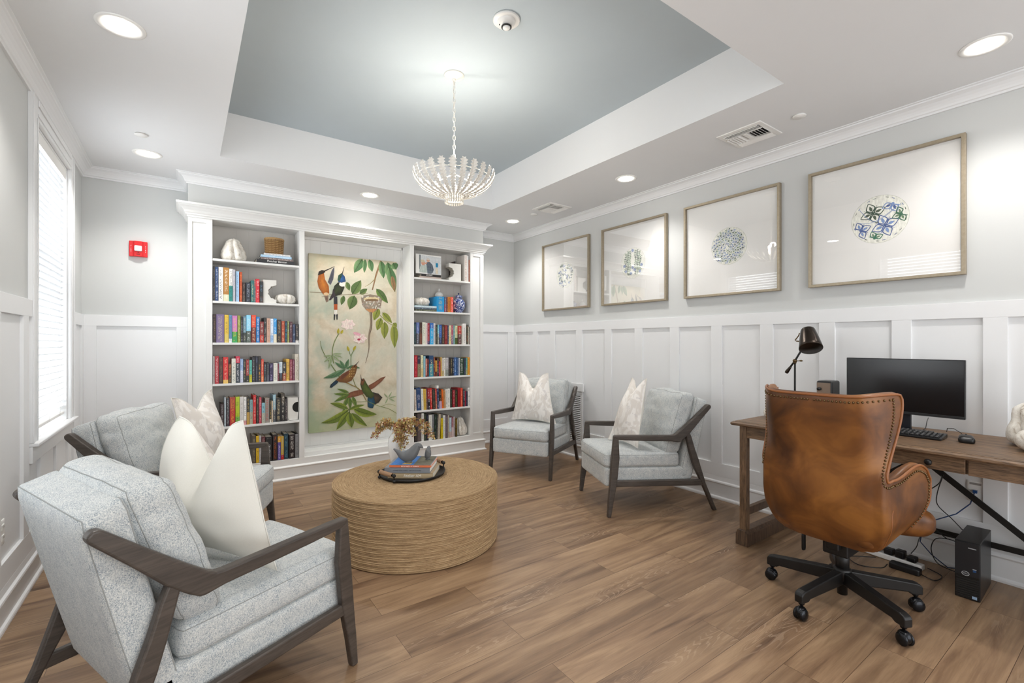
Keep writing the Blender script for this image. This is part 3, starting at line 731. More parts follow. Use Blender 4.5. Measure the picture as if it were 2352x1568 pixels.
BOOKS['L5']=(0.556,[
(0.2562, 0.2839, 0.206, '3a2a2a', '3a2a2a', 0.0, 'aaaaaa', 'short brown'),
(0.2846, 0.2979, 0.261, 'a8b4bc', 'a8b4bc', 0.0, 'ffffff', 'silver'),
(0.2986, 0.3252, 0.252, '3a3c40', '3a3038', 0.4, 'c0c0c0', 'dark slate'),
(0.3259, 0.3701, 0.257, 'a8402a', 'b02424', 0.6, 'e8a030', 'brick red'),
(0.3709, 0.4041, 0.258, 'b8cc20', '7ab848', 0.3, '3a4a10', 'lime green'),
(0.4049, 0.4337, 0.257, 'd8d4d0', 'd8d4d0', 0.0, '9a8a8a', 'pale linen'),
(0.4345, 0.4585, 0.253, 'ecebe6', 'd89a98', 0.15, '303438', 'white'),
(0.4592, 0.4826, 0.25, '2a2620', 'b89040', 0.45, 'c0a860', 'black and gold'),
(0.4834, 0.5099, 0.223, '8ab4b8', 'b8b8a0', 0.5, '305a60', 'duck egg blue'),
(0.5106, 0.5359, 0.265, 'c81c1c', 'c81c1c', 0.0, 'f8d8c8', 'scarlet'),
(0.5366, 0.5561, 0.248, '1e201c', '1e201c', 0.0, '9a9a70', 'black'),
(0.5568, 0.5794, 0.241, 'b83448', 'b83448', 0.0, 'f0c8cc', 'raspberry red'),
(0.5809, 0.6074, 0.188, '8ac0cc', 'b8b8a8', 0.5, '30606e', 'light teal'),
(0.6081, 0.6455, 0.229, '989088', '989088', 0.0, 'c03a30', 'taupe grey'),
(0.6463, 0.6602, 0.211, '2a2a24', 'e8e4dc', 0.15, 'd8b040', 'slim black'),
(0.6609, 0.6756, 0.201, 'c8b8a0', 'c8b8a0', 0.0, '5a3a30', 'sand'),
(0.6764, 0.6996, 0.258, '9ac0d0', '4a5058', 0.45, 'e8e4d0', 'pale blue'),
(0.7012, 0.7419, 0.224, '1a1a1c', '1a1a1c', 0.0, 'e0d0a0', 'black'),
(0.7427, 0.7759, 0.263, '3a3226', '1e1c1c', 0.65, 'e8e0d0', 'black and tan'),
(0.7767, 0.8006, 0.215, '2e2628', '2e2628', 0.0, 'a89898', 'charcoal brown'),
])
BOOKS['L6']=(0.196,[
(0.5044, 0.534, 0.25, '5a5040', '5a5040', 0.0, 'a09a80', 'drab brown'),
(0.5348, 0.5576, 0.247, 'd8b020', 'd8b020', 0.0, '4a3a10', 'yellow'),
(0.5583, 0.579, 0.244, 'b8b8bc', 'b8b8bc', 0.0, '6a6a70', 'light grey'),
(0.5797, 0.6112, 0.233, '5a2228', '5a2228', 0.0, 'd0b0a8', 'maroon'),
(0.6119, 0.6686, 0.227, '1c1a1a', '1c1a1a', 0.0, 'e8e8e8', 'wide black'),
(0.6725, 0.7133, 0.244, '241a18', '241a18', 0.0, 'd0642a', 'black and orange'),
(0.7141, 0.7407, 0.222, 'd8a030', '5a4a98', 0.75, 'f0f0f0', 'purple and gold'),
(0.7415, 0.7672, 0.219, 'c8a440', 'b82420', 0.2, '6ab0c8', 'yellow and blue'),
(0.768, 0.8062, 0.24, '22404e', '22404e', 0.0, '5a90a4', 'dark teal'),
(0.811, 0.8659, 0.228, '241c20', '241c20', 0.0, 'f0ece4', 'black and white'),
(0.8675, 0.9043, 0.226, '8a8a8c', '8a8a8c', 0.0, '303030', 'silver grey'),
])
BOOKS['R2']=(1.658,[
(2.3615, 2.4571, 0.177, '1a8ec8', '1a8ec8', 0.0, 'd8c860', 'bright turquoise'),
(2.4582, 2.484, 0.178, '4a5a78', '8a4a60', 0.5, 'c0c8d8', 'slate and plum'),
(2.4851, 2.5057, 0.174, '7a4030', '7a4030', 0.0, 'd8a070', 'brown'),
(2.5068, 2.5438, 0.18, 'c87a24', 'c87a24', 0.0, '3a2010', 'orange'),
(2.5449, 2.5767, 0.18, 'e0584c', 'e0584c', 0.0, 'ffd8d0', 'coral'),
])
BOOKS['R3']=(1.283,[
(2.0868, 2.1115, 0.234, '2a4a52', '20323a', 0.5, '7a9aa0', 'dark teal'),
(2.1121, 2.1519, 0.246, '5468a0', '4a4a50', 0.5, 'c8d0e8', 'denim blue'),
(2.1526, 2.1842, 0.247, '3a241c', '6a3a2a', 0.5, '9a7050', 'dark brown'),
(2.1849, 2.226, 0.248, 'dcdccc', 'dcdccc', 0.0, '3a3c34', 'ivory'),
(2.2266, 2.2498, 0.243, 'dccccc', 'dccccc', 0.0, 'a03a40', 'pale pink'),
(2.2505, 2.2771, 0.242, '9a2a34', '3a2a5a', 0.15, 'e0b0b0', 'red'),
(2.2777, 2.3222, 0.244, '2060b0', '28a0d8', 0.75, 'e8f4fc', 'royal blue'),
(2.3229, 2.3499, 0.242, 'e0dcd8', 'e0dcd8', 0.0, '9a6a70', 'white'),
(2.3505, 2.3712, 0.225, '2a3028', '2a3028', 0.0, '8a8a70', 'green black'),
(2.3718, 2.3909, 0.226, '6ab4c4', '8a9088', 0.55, 'ffffff', 'aqua'),
(2.3915, 2.4305, 0.226, '2a58a4', '242a48', 0.35, '8aa8e0', 'cobalt blue'),
(2.4312, 2.4638, 0.23, '4a2818', '3a2a20', 0.4, 'b89a78', 'brown'),
(2.4645, 2.5025, 0.225, '7a1c1c', '7a1c1c', 0.0, 'd87060', 'oxblood'),
(2.5031, 2.5183, 0.222, '3a4a68', '3a4a68', 0.0, 'a8b8d0', 'slim navy'),
(2.519, 2.5465, 0.221, 'dcd2a8', 'dcc890', 0.4, '5a4020', 'straw'),
(2.5472, 2.5789, 0.225, 'a8586a', '7a5a78', 0.45, 'e8d8dc', 'dusty rose'),
(2.5796, 2.6013, 0.222, '6a9a9c', '6a9a9c', 0.0, 'c8e0e0', 'sea green'),
(2.6019, 2.6358, 0.22, 'd0d4a8', '4a5a20', 0.35, '2a3a10', 'pale green'),
(2.6365, 2.6846, 0.218, 'b03428', '5a3a38', 0.55, 'f0e0d8', 'red and grey'),
(2.6853, 2.7021, 0.226, 'c8c8bc', 'c8c8bc', 0.0, '4a4a44', 'slim white'),
(2.7029, 2.7499, 0.247, 'e4e0dc', 'e4e0dc', 0.0, '1a1a1a', 'white and black'),
(2.7506, 2.7748, 0.231, '3a3a2e', '3a3a2e', 0.0, 'c06a40', 'dark olive'),
(2.7755, 2.798, 0.209, 'c8c4b4', 'c8c4b4', 0.0, '6a6458', 'bone'),
(2.7987, 2.816, 0.207, '2c1c22', '7a3a48', 0.4, 'd8d0d0', 'black and rose'),
])
BOOKS['R4']=(0.915,[
(2.0899, 2.1286, 0.247, 'b01c2c', 'b01c2c', 0.0, 'e87078', 'bright crimson'),
(2.1292, 2.166, 0.242, '2e2440', '7a6a50', 0.62, 'c0b090', 'violet and khaki'),
(2.1666, 2.1975, 0.246, 'dcd8b0', 'd8c088', 0.4, '5a5a40', 'cream'),
(2.1981, 2.2212, 0.235, '8ab8c4', '8ab8c4', 0.0, '4a7a88', 'pale aqua'),
(2.2218, 2.2419, 0.207, 'c07a6c', '7a1c24', 0.08, 'f0d0c8', 'salmon pink'),
(2.2425, 2.2674, 0.205, '5a2028', '3a2030', 0.5, 'e86a30', 'dark wine'),
(2.2681, 2.3222, 0.24, '143c66', '1c8098', 0.6, 'f0e8b0', 'navy and turquoise'),
(2.3229, 2.3444, 0.223, '7a3c1c', '6a3430', 0.5, 'd89a60', 'chestnut'),
(2.345, 2.3679, 0.182, 'cc9438', '6a3020', 0.3, '3a2010', 'amber'),
(2.3685, 2.3909, 0.212, '3a1a20', '243034', 0.4, 'e8d0d0', 'black cherry'),
(2.3915, 2.4113, 0.175, 'a82834', 'a82834', 0.0, 'e8a0a0', 'short red'),
(2.412, 2.4289, 0.221, 'c4a058', 'c4a058', 0.0, '8a5a30', 'gold'),
(2.4295, 2.4545, 0.207, 'd0ccc4', 'b8a878', 0.3, '2a2a2a', 'chequered white'),
(2.4552, 2.4772, 0.213, 'e0dcd4', 'e0dcd4', 0.0, '4a4a4a', 'white'),
(2.4779, 2.5143, 0.213, 'bcb8b8', '8a9088', 0.35, '3a3a3a', 'light grey'),
(2.5149, 2.5414, 0.213, '241e1c', '241e1c', 0.0, '5a4a40', 'black'),
(2.5421, 2.5687, 0.213, '2e2820', '2e2820', 0.0, 'b0a070', 'dark brown'),
(2.5693, 2.5909, 0.211, '1a2a44', '1a2a44', 0.0, 'c0c8d8', 'deep navy'),
(2.5916, 2.622, 0.212, '2c5c9c', '2c5c9c', 0.0, 'c0d8f0', 'medium blue'),
(2.6226, 2.648, 0.21, '2a4a74', '2a4a74', 0.0, '8098b8', 'denim blue'),
(2.6487, 2.6636, 0.206, 'b8bcc8', 'b8bcc8', 0.0, '2a3a6a', 'slim silver'),
(2.6643, 2.7198, 0.209, '28402c', '28402c', 0.0, 'e8ece4', 'forest green'),
(2.7205, 2.7445, 0.208, '2a3448', '2a3448', 0.0, '8890a0', 'slate navy'),
(2.7452, 2.7676, 0.206, '5a9c94', '8a9060', 0.3, 'e0e8d0', 'sea green'),
(2.7684, 2.8016, 0.212, 'e09c20', 'e09c20', 0.0, '5a3a10', 'bright orange yellow'),
(2.8023, 2.8149, 0.206, 'a84a38', 'a84a38', 0.0, 'e8c0a0', 'slim terracotta'),
])
BOOKS['R5']=(0.542,[
(2.0876, 2.1116, 0.236, 'd0c8bc', 'd0c8bc', 0.0, 'a03030', 'pale cream'),
(2.1126, 2.1649, 0.255, '24406e', '24406e', 0.0, 'e8e4ec', 'navy and white'),
(2.1659, 2.1932, 0.24, 'dcdcd4', 'dcdcd4', 0.0, '6a6a50', 'white'),
(2.1942, 2.2311, 0.236, 'd0ac48', 'd0ac48', 0.0, '8a6a20', 'mustard'),
(2.2321, 2.2474, 0.236, '7a5058', '5a4a58', 0.4, 'c8a8a0', 'slim mauve'),
(2.2484, 2.2773, 0.24, 'a01c20', '1c1820', 0.5, 'e8e8f0', 'red and black'),
(2.2783, 2.3043, 0.238, 'c82820', 'c82820', 0.0, 'f8c0b0', 'bright red'),
(2.3053, 2.3411, 0.228, '2e2824', '2e2824', 0.0, '8a7a60', 'dark brown'),
(2.3421, 2.3614, 0.232, 'c04034', 'b86a50', 0.4, 'f0d0c0', 'slim tomato red'),
(2.3624, 2.3869, 0.266, 'e8e8e0', '1c3058', 0.88, 'c8d0e0', 'tall navy'),
(2.3879, 2.4202, 0.213, '24201e', 'b09ac0', 0.4, 'e0a060', 'black and lilac'),
(2.4213, 2.446, 0.221, 'e06a18', 'e06a18', 0.0, '6a2a08', 'orange'),
(2.4471, 2.473, 0.205, 'b48c60', 'b48c60', 0.0, '5a3a20', 'tan'),
(2.4741, 2.5023, 0.218, 'd8d6d0', 'd8d6d0', 0.0, '3a3a4a', 'off white'),
(2.5033, 2.5375, 0.223, 'e2e2da', 'e2e2da', 0.0, '2a2a2a', 'tall white'),
(2.5386, 2.5666, 0.209, '24241e', '24241e', 0.0, '7a7a58', 'black'),
(2.5677, 2.5986, 0.203, '98202c', '98202c', 0.0, 'e0a0a0', 'dark red'),
(2.5997, 2.6351, 0.203, '222018', '222018', 0.0, '9a9a50', 'black and olive'),
(2.6362, 2.6741, 0.223, '941820', '941820', 0.0, '6a1018', 'deep crimson'),
(2.6752, 2.7057, 0.22, 'e05034', 'e05034', 0.0, 'f8b090', 'vermilion'),
(2.7068, 2.7315, 0.199, '3a3a44', '2a2a34', 0.5, 'e8e8ec', 'black and silver'),
(2.7326, 2.7535, 0.183, '982030', '982030', 0.0, '3a4a80', 'slim red'),
(2.7546, 2.7718, 0.177, '2a2c44', '2a2c44', 0.0, '8a8aa8', 'slim indigo'),
(2.7729, 2.8118, 0.222, 'e4e4e0', 'e4e4e0', 0.0, '3a3a3a', 'white'),
])
BOOKS['R6']=(0.1925,[
(2.0886, 2.1261, 0.312, '241e1e', '241e1e', 0.0, '6a6060', 'black'),
(2.1271, 2.1746, 0.317, '5c5050', '5c5050', 0.0, '7a6a6a', 'grey brown'),
(2.1756, 2.207, 0.313, 'dcdcd6', 'dcdcd6', 0.0, '2a2a2a', 'tall white'),
(2.2079, 2.2336, 0.306, '2c3428', '2c3428', 0.0, '6a7a60', 'dark green'),
(2.2346, 2.2633, 0.299, '1a1c28', '1a1c28', 0.0, '5a6080', 'blue black'),
(2.2643, 2.3033, 0.287, 'dcdcd6', 'dcdcd6', 0.0, 'a8a8a0', 'white'),
(2.3043, 2.3335, 0.288, '84868a', '84868a', 0.0, '5a5c60', 'mid grey'),
(2.3345, 2.364, 0.285, '18281e', '18281e', 0.0, '8aa890', 'bottle green'),
(2.365, 2.3833, 0.282, '3a3a38', '3a3a38', 0.0, '8a8a80', 'charcoal'),
(2.3843, 2.4141, 0.288, 'b8ac98', 'b8ac98', 0.0, '6a5a48', 'beige'),
(2.4151, 2.4419, 0.236, 'd0b818', 'd0b818', 0.0, '3a3408', 'bright yellow'),
(2.4429, 2.473, 0.268, 'd8dad6', 'd8dad6', 0.0, '7a8a8a', 'cool white'),
(2.4741, 2.5012, 0.268, '64545c', '64545c', 0.0, '9a8a90', 'mauve grey'),
(2.5023, 2.5222, 0.263, 'a8a094', 'a8a094', 0.0, '6a6458', 'stone grey'),
(2.5233, 2.5507, 0.233, 'b8ccd8', 'c0a8a0', 0.3, '5a7a98', 'powder blue'),
(2.5518, 2.5773, 0.237, '8a4a58', 'c8b0b0', 0.5, 'e8d8d8', 'rose and cream'),
(2.5783, 2.5976, 0.237, 'c8c0c0', 'c8c0c0', 0.0, '7a5a60', 'pale pink grey'),
(2.5997, 2.6308, 0.218, '5a4a28', '3a2e1c', 0.5, 'c8a840', 'brown and gold'),
])
for key, (Z, rows) in BOOKS.items():
    side = 'left' if key[0] == 'L' else 'right'; sh = SHN[key[1]]
    for i, (x0, x1, h, c1, c2, sp, mk, desc) in enumerate(rows):
        x1 = min(x1, BAYS[key[0]][1]-.0025); x0 = max(x0, BAYS[key[0]][0]+.0015)
        gap = .0012; lean = 0.0
        if key == 'R6' and 7 <= i <= 9: lean = .05
        if key == 'R5' and i < 13: lean = -.035
        d = .16+.05*random.random(); yy = 4.846+random.random()*.012
        xx = x0+gap/2+(-h*lean*.92 if lean else 0); t = x1-x0-gap
        book(xx, xx+t, yy, Z+.0005+(t*abs(math.sin(lean)) if lean > 0 else 0), min(h, .335), min(d, by-yy-.004), c1, c2, sp, mk,
             desc+' book, '+ORD[i]+' from left on the '+sh+' shelf of '+side+' bay', 'books on the '+sh+' shelf of the '+side+' bay', lean)
# lying and leaning books
G = 'books lying on the top left shelf'
ST = [(2.0455, .034, .325, .70, '1e1e22', '1e1e22', 'f0f0f0', 'thick black book lying at the bottom of the stack under the basket'),
      (2.080, .020, .27, .712, '7a6a66', '7a6a66', 'd8d0c8', 'grey brown book lying above the black one under the basket'),
      (2.1005, .022, .262, .705, 'a8cbe6', 'a8cbe6', 'f0f4f8', 'light blue book lying third up beneath the basket'),
      (2.123, .016, .225, .712, 'e4e4e4', 'e4e4e4', '909090', 'thin white book on top of the stack under the basket')]
B1 = [book(0, t, 0, z, h, .20, a, c, 0, a if t > .03 else m, l, G, flat=(cx, 4.853)) for z, t, h, cx, a, c, m, l in ST]
text('title', 'Fletcher Benton', .026, basis((.71, 4.8522, 2.066), (1, 0, 0), (0, 0, 1)), M['white'], B1[0])
ST = [(2.0345, .020, .265, 2.29, 'b8a8a0', 'e0d0c8', 'pale pinkish book at the bottom under the couple photo'),
      (2.055, .026, .245, 2.295, '1c1a1a', 'f0f0f0', 'black book lying just under the couple photo')]
B2 = [book(0, t, 0, z, h, .20, a, a, 0, a, l, 'books lying under the couple photo', flat=(cx, 4.853)) for z, t, h, cx, a, m, l in ST]
text('title', 'AIRCRAFT', .018, basis((2.27, 4.8522, 2.068), (1, 0, 0), (0, 0, 1)), M['white'], B2[1])
ST = [(1.6585, .021, .30, 2.24, '3a4030', 'c8ccb0', 'dark olive book lying lowest beneath the small white pumpkin'),
      (1.680, .019, .285, 2.235, '4c5864', 'b8c4cc', 'slate grey book lying in the middle beneath the small white pumpkin'),
      (1.6995, .022, .315, 2.245, 'b8ccd4', 'e8f0f4', 'pale blue book lying on top, carrying the small white pumpkin')]
for z, t, h, cx, a, m, l in ST: book(0, t, 0, z, h, .20, a, a, 0, m, l, 'books lying on the second right shelf', flat=(cx, 4.853))
book(2.728, 2.766, 4.856, 2.0345, .318, .2, 'd6d0ca', 'd6d0ca', 0, 'a06058', 'tall off white book behind the carved bookend, top right shelf', 'upright books on the top right shelf')
book(2.7675, 2.785, 4.856, 2.0345, .312, .2, 'e2e2e0', 'e2e2e0', 0, '8a8a8a', 'tall white book beside the orange one, top right shelf', 'upright books on the top right shelf')
book(2.7865, 2.7985, 4.856, 2.0345, .262, .19, 'b8562a', 'b8562a', 0, 'e8c0a0', 'slim orange book at the end of the top right shelf', 'upright books on the top right shelf')
book(2.625, 2.638, 4.95, 2.0345, .235, .11, '3a2622', '3a2622', 0, '8a6050', 'dark brown book standing behind the carved bookend', 'small books behind the carved bookend')
book(2.645, 2.660, 4.95, 2.0345, .245, .11, '2a2424', '2a2424', 0, 'c0b0a0', 'black book standing behind the carved bookend', 'small books behind the carved bookend')
# ================================================================ ornaments on the shelves
def gourd(name, loc, r, h, label, cat, neck=.0, lobes=9, twist=0.0, group=None, tilt=None, seed=0, stem=True):
    """ribbed whitewashed gourd or pumpkin: deep lobes, neck>0 gives the pear outline"""
    b = MB(); n = 96
    def lb(g, z):
        f = abs(math.cos((g+twist*z/h)*lobes/2+seed))
        return .66+.34*f**.55+.02*noise.noise(Vector((math.cos(g)*2, math.sin(g)*2, z/h*3+seed)))
    prof = []
    for i in range(23):
        t = i/22; a = math.pi*t
        rr = math.sin(a)**.62 if 0 < t < 1 else 0
        zz = h*(.5-.5*math.cos(a))
        if neck:
            PN = [(0, 0), (.78, .02), (.97, .12), (1, .25), (.95, .42), (.80, .58), (1-neck*.80, .72), (1-neck, .86), (.50-neck*.3, .97), (.22, 1.0), (0, .95)]
            m_ = t*10; i_ = min(9, int(m_)); f_ = m_-i_; f_ = f_*f_*(3-2*f_)*.3+f_*.7; rr = PN[i_][0]*(1-f_)+PN[i_+1][0]*f_; zz = h*(PN[i_][1]*(1-f_)+PN[i_+1][1]*f_)
        if not neck: zz -= .10*h*math.exp(-((rr)/.25)**2)*(1 if t > .5 else -.6)
        prof.append((max(rr*r, .0005), zz))
    b.lathe(prof, n, lobes=lb)
    if tilt: b.M = None
    o = b.build(name, M['gourd'], loc=loc)
    if tilt: o.rotation_euler = tilt
    if stem:
        s = MB(); pts = [(0, 0, h*.86), (.004, 0, h*.96), (.012, .004, h*1.04)] if not neck else [(0, 0, h*.95), (.002, 0, h*1.0), (.008, 0, h*1.03)]
        s.tube(pts, [r*.12, r*.08, r*.06], 7); s.build('stem', M['gourd'], o)
    return tag(o, label, cat, group)
gourd('gourd', (.363, 4.945, 2.0455), .106, .205, 'tall whitewashed ribbed gourd alone on the top left shelf', 'gourd', .42, 7, .35, seed=.5)
gourd('pumpkin', (.795, 4.94, 1.6735), .094, .098, 'flat whitewashed pumpkin beside the bitten bookend, second left shelf', 'pumpkin', 0, 10)
gourd('pumpkin', (2.205, 4.94, 1.722), .102, .095, 'flat cream pumpkin on the lying books, second right shelf', 'pumpkin', 0, 8, seed=1)
gourd('gourd', (2.712, 4.935, .1925), .088, .21, 'whitewashed gourd standing at the end of the bottom right shelf', 'gourd', .5, 8, .5, seed=1.3)

def bitten(name, x0, x1, z, h, side, label, cy=4.905, y0=4.865, th=.075):
    """upright marble block with a rough bite taken out of one side"""
    w_ = x1-x0; pts = []
    R0 = h*.30; cz = h*.47
    for i in range(15):
        a = -math.pi/2+math.pi*i/14
        jr = R0*(1+.07*math.sin(i*2.4)); pts.append((w_-.0-jr*math.cos(a)*1.05, cz+jr*math.sin(a)))
    poly = [(0, 0), (w_, 0)]+[p for p in pts]+[(w_, h), (0, h)]
    if side < 0: poly = [(w_-a, c) for a, c in poly][::-1]
    b = MB(); b.prism([(x0+a, z+c) for a, c in poly], 'y', y0, y0+th, 0)
    o = b.build(name, [M['marble']], None, .003)
    q = MB(); bite = [((x0+(p[0] if side > 0 else w_-p[0])), z+p[1]) for p in pts]
    vs = [(a, y, c) for y in (y0+.004, y0+th*.5, y0+th-.004) for a, c in bite]; cxm = x1 if side > 0 else x0
    vs = [(a+(cxm-a)*(.05+.04*math.sin(i*5.1)), y, c) for i, (a, y, c) in enumerate(vs)]
    n = len(bite); q._add(vs, [(j*n+i, j*n+i+1, (j+1)*n+i+1, (j+1)*n+i) for j in range(2) for i in range(n-1)])
    q.build('rough_bite', M['rough_marble'], o)
    return tag(o, label, 'bookend')
bitten('bookend', .594, .706, 1.6735, .218, 1, 'white bookend with a round bite out of its right side, second left shelf')
bitten('bookend', 2.53, 2.688, 2.0345, .202, -1, 'white bookend with a bite out of its left side, top right shelf', y0=4.868, th=.09)
# white cube with a round hole
b = MB()
x0, x1, z0, z1, y0, y1 = .799, .899, .5565, .78, 4.862, 4.99
cx, cz, rr, n = .888, .682, .045, 24
hole = [(cx+rr*math.cos(2*math.pi*i/n), cz+rr*1.1*math.sin(2*math.pi*i/n)) for i in range(n)]
b.box(x0, y0+.02, z0, x1, y1, z1); 
def outer(a): 
    dx, dz = math.cos(a), math.sin(a); t = min(((x1-cx) if dx > 0 else (x0-cx))/dx if abs(dx) > 1e-6 else 9, ((z1-cz) if dz > 0 else (z0-cz))/dz if abs(dz) > 1e-6 else 9); return (cx+dx*t, cz+dz*t)
hole = [(min(p, x1-.0005), q) for p, q in hole]
outs = [outer(2*math.pi*i/n) for i in range(n)]
vs = [(p, y0, q) for p, q in outs]+[(p, y0, q) for p, q in hole]+[(p, y0+.019, q) for p, q in hole]
b._add(vs, [(i, (i+1) % n, n+(i+1) % n, n+i) for i in range(n)]+[(n+i, n+(i+1) % n, 2*n+(i+1) % n, 2*n+i) for i in range(n)])
b.box(x0, y0, z0, x0+.003, y0+.021, z1); b.box(x0, y0, z1-.003, x1, y0+.021, z1); b.box(x0, y0, z0, x1, y0+.021, z0+.003)
o = tag(b.build('white_block', M['marble']), 'square white block with a dark round hole, end of the fifth left shelf', 'ornament')
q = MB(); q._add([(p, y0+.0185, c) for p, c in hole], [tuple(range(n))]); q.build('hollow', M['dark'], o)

# round wicker basket
t = empty('basket', (.698, 4.945, 2.1395), label='small round brown wicker basket on the stack of books, top left shelf', category='basket')
wk = mat('wicker', S(184, 148, 98), .7, var=.25, vscale=60); wkd = mat('wicker_dark', S(150, 112, 66), .75, var=.3, vscale=60)
b = MB(); n = 30
for j in range(17):
    z = .005+j*.0083
    pts = []
    for i in range(n*2):
        a = math.pi*i/n; ph = 1 if (i//2+j) % 2 else -1
        r = .0735+.006*(z/.15)+.0028*ph; pts.append((r*math.cos(a), r*math.sin(a), z))
    b.tube(pts, .0042, 5, closed=True, mi=j % 2)
b.build('woven_side', [wk, wkd], t)
b = MB()
for i in range(n):
    a = 2*math.pi*(i+.5)/n; b.tube([(.0735*math.cos(a), .0735*math.sin(a), 0), (.079*math.cos(a), .079*math.sin(a), .142)], .003, 5)
b.lathe([(.0001, .001), (.072, .001), (.072, .004), (.0001, .004)], 24); b.build('stakes', wkd, t)
b = MB()
for dz, rr_ in ((0, .0835), (.006, .082)): b.tube([(rr_*math.cos(a*math.pi/24), rr_*math.sin(a*math.pi/24), .145+dz+.0015*(a % 2)) for a in range(48)], .0048, 6, closed=True)
b.build('rim', wk, t)

# photograph of a couple in a white frame
t = empty('photo_frame', (2.268, 4.862, 2.082), label='white framed photograph of an older couple on the top right shelf', category='photo frame')
b = MB(); b.box(-.157, 0, 0, .157, .012, .219); b.build('frame', M['white'], t, .002)
class Ink:
    """flat coloured shapes lying on a picture plane; each later shape sits a hair above the earlier ones"""
    def __init__(s, P, step=.00012): s.P = P; s.v = []; s.f = []; s.c = []; s.k = 1; s.step = step
    def poly(s, pts, col, col2=None):
        o = len(s.v); h = s.k*s.step; s.k += 1
        cx = sum(p[0] for p in pts)/len(pts); cy = sum(p[1] for p in pts)/len(pts)
        s.v.append(s.P(cx, cy, h)); s.c.append(col)
        for p in pts: s.v.append(s.P(p[0], p[1], h)); s.c.append(col2 or col)
        n = len(pts)
        for i in range(n): s.f.append((o, o+1+i, o+1+(i+1) % n))
    def rect(s, x0, y0, x1, y1, col): s.poly([(x0, y0), (x1, y0), (x1, y1), (x0, y1)], col)
    def ell(s, cx, cy, rx, ry, col, col2=None, rot=0, n=20):
        c, d = math.cos(rot), math.sin(rot)
        s.poly([(cx+rx*math.cos(a)*c-ry*math.sin(a)*d, cy+rx*math.cos(a)*d+ry*math.sin(a)*c) for a in [2*math.pi*i/n for i in range(n)]], col, col2)
    def stroke(s, pts, w0, w1, col, n=10):
        q = s.smooth(pts, n); m = len(q); L = []; Rr = []
        for i in range(m):
            a = q[max(i-1, 0)]; b_ = q[min(i+1, m-1)]; dx, dy = b_[0]-a[0], b_[1]-a[1]; l = math.hypot(dx, dy) or 1
            w_ = (w0+(w1-w0)*i/(m-1))/2; L.append((q[i][0]-dy/l*w_, q[i][1]+dx/l*w_)); Rr.append((q[i][0]+dy/l*w_, q[i][1]-dx/l*w_))
        o = len(s.v); h = s.k*s.step; s.k += 1
        for a, b_ in zip(L, Rr): s.v += [s.P(a[0], a[1], h), s.P(b_[0], b_[1], h)]; s.c += [col, col]
        for i in range(m-1): s.f.append((o+2*i, o+2*i+1, o+2*i+3, o+2*i+2))
    def smooth(s, pts, n):
        if len(pts) < 3: return pts
        out = []; P_ = [pts[0]]+list(pts)+[pts[-1]]
        for i in range(1, len(P_)-2):
            for k in range(n):
                t_ = k/n; a, b_, c, d = P_[i-1], P_[i], P_[i+1], P_[i+2]
                out.append(tuple(.5*((2*b_[j])+(-a[j]+c[j])*t_+(2*a[j]-5*b_[j]+4*c[j]-d[j])*t_*t_+(-a[j]+3*b_[j]-3*c[j]+d[j])*t_**3) for j in (0, 1)))
        return out+[pts[-1]]
    def leaf(s, x0, y0, x1, y1, w_, col, col2=None, bend=0.0, vein=None, n=9):
        dx, dy = x1-x0, y1-y0; nx, ny = -dy, dx; l = math.hypot(dx, dy) or 1; nx /= l; ny /= l
        up = []; dn = []
        for i in range(n+1):
            t_ = i/n; ww = w_/2*(math.sin(math.pi*t_**.8))**.9 if 0 < t_ < 1 else 0; bb = bend*math.sin(math.pi*t_)
            up.append((x0+dx*t_+nx*(ww+bb), y0+dy*t_+ny*(ww+bb))); dn.append((x0+dx*t_+nx*(-ww+bb), y0+dy*t_+ny*(-ww+bb)))
        o = len(s.v); h = s.k*s.step; s.k += 1
        for i in range(n+1):
            mid = ((up[i][0]+dn[i][0])/2, (up[i][1]+dn[i][1])/2)
            for p, c in ((up[i], col2 or col), (mid, col), (dn[i], col)): s.v.append(s.P(p[0], p[1], h)); s.c.append(c)
        for i in range(n): 
            a = o+3*i; s.f += [(a, a+1, a+4, a+3), (a+1, a+2, a+5, a+4)]
        if vein:
            s.stroke([(x0+dx*t_+nx*bend*math.sin(math.pi*t_), y0+dy*t_+ny*bend*math.sin(math.pi*t_)) for t_ in (0, .25, .5, .75, 1)], w_*.07, w_*.03, vein, 3)
    def build(s, name, parent, m=None):
        me = bpy.data.meshes.new(name); me.from_pydata(s.v, [], s.f); me.update(); me.materials.append(m or M['ink'])
        ca = me.color_attributes.new('ink', 'FLOAT_COLOR', 'POINT'); ca.data.foreach_set('color', [x for c in s.c for x in c])
        o = bpy.data.objects.new(name, me); COL.objects.link(o); o.parent = parent; return o
k = Ink(lambda x, y, h: (x/1000*1.0, -.0002-h, .219-y/1000), .00005)
def K(x, y): return (x-392)*.516, (y-125)*.472   # picture units mm from the frame centre / top
def kp(pts, c, c2=None): k.poly([K(*p) for p in pts], S(c), S(c2) if c2 else None)
kp([(165, 140), (690, 160), (690, 570), (165, 560)], 'd6dade'); kp([(165, 140), (200, 142), (200, 480), (165, 480)], '7a8084')
kp([(560, 300), (615, 300), (615, 405), (560, 405)], '1e8ab8'); kp([(555, 420), (615, 430), (615, 565), (555, 560)], 'e0d4c0')
kp([(205, 400), (300, 370), (350, 420), (350, 560), (170, 560), (180, 430)], 'c4ccc6', 'b8c4c0')
k.ell(*K(258, 330), 24, 27, S('d8a088')); k.ell(*K(245, 285), 27, 16, S('cfc4ac'))
kp([(325, 310), (420, 295), (480, 350), (510, 470), (490, 540), (450, 575), (360, 575), (345, 430)], '2e3a4c', '54606e')
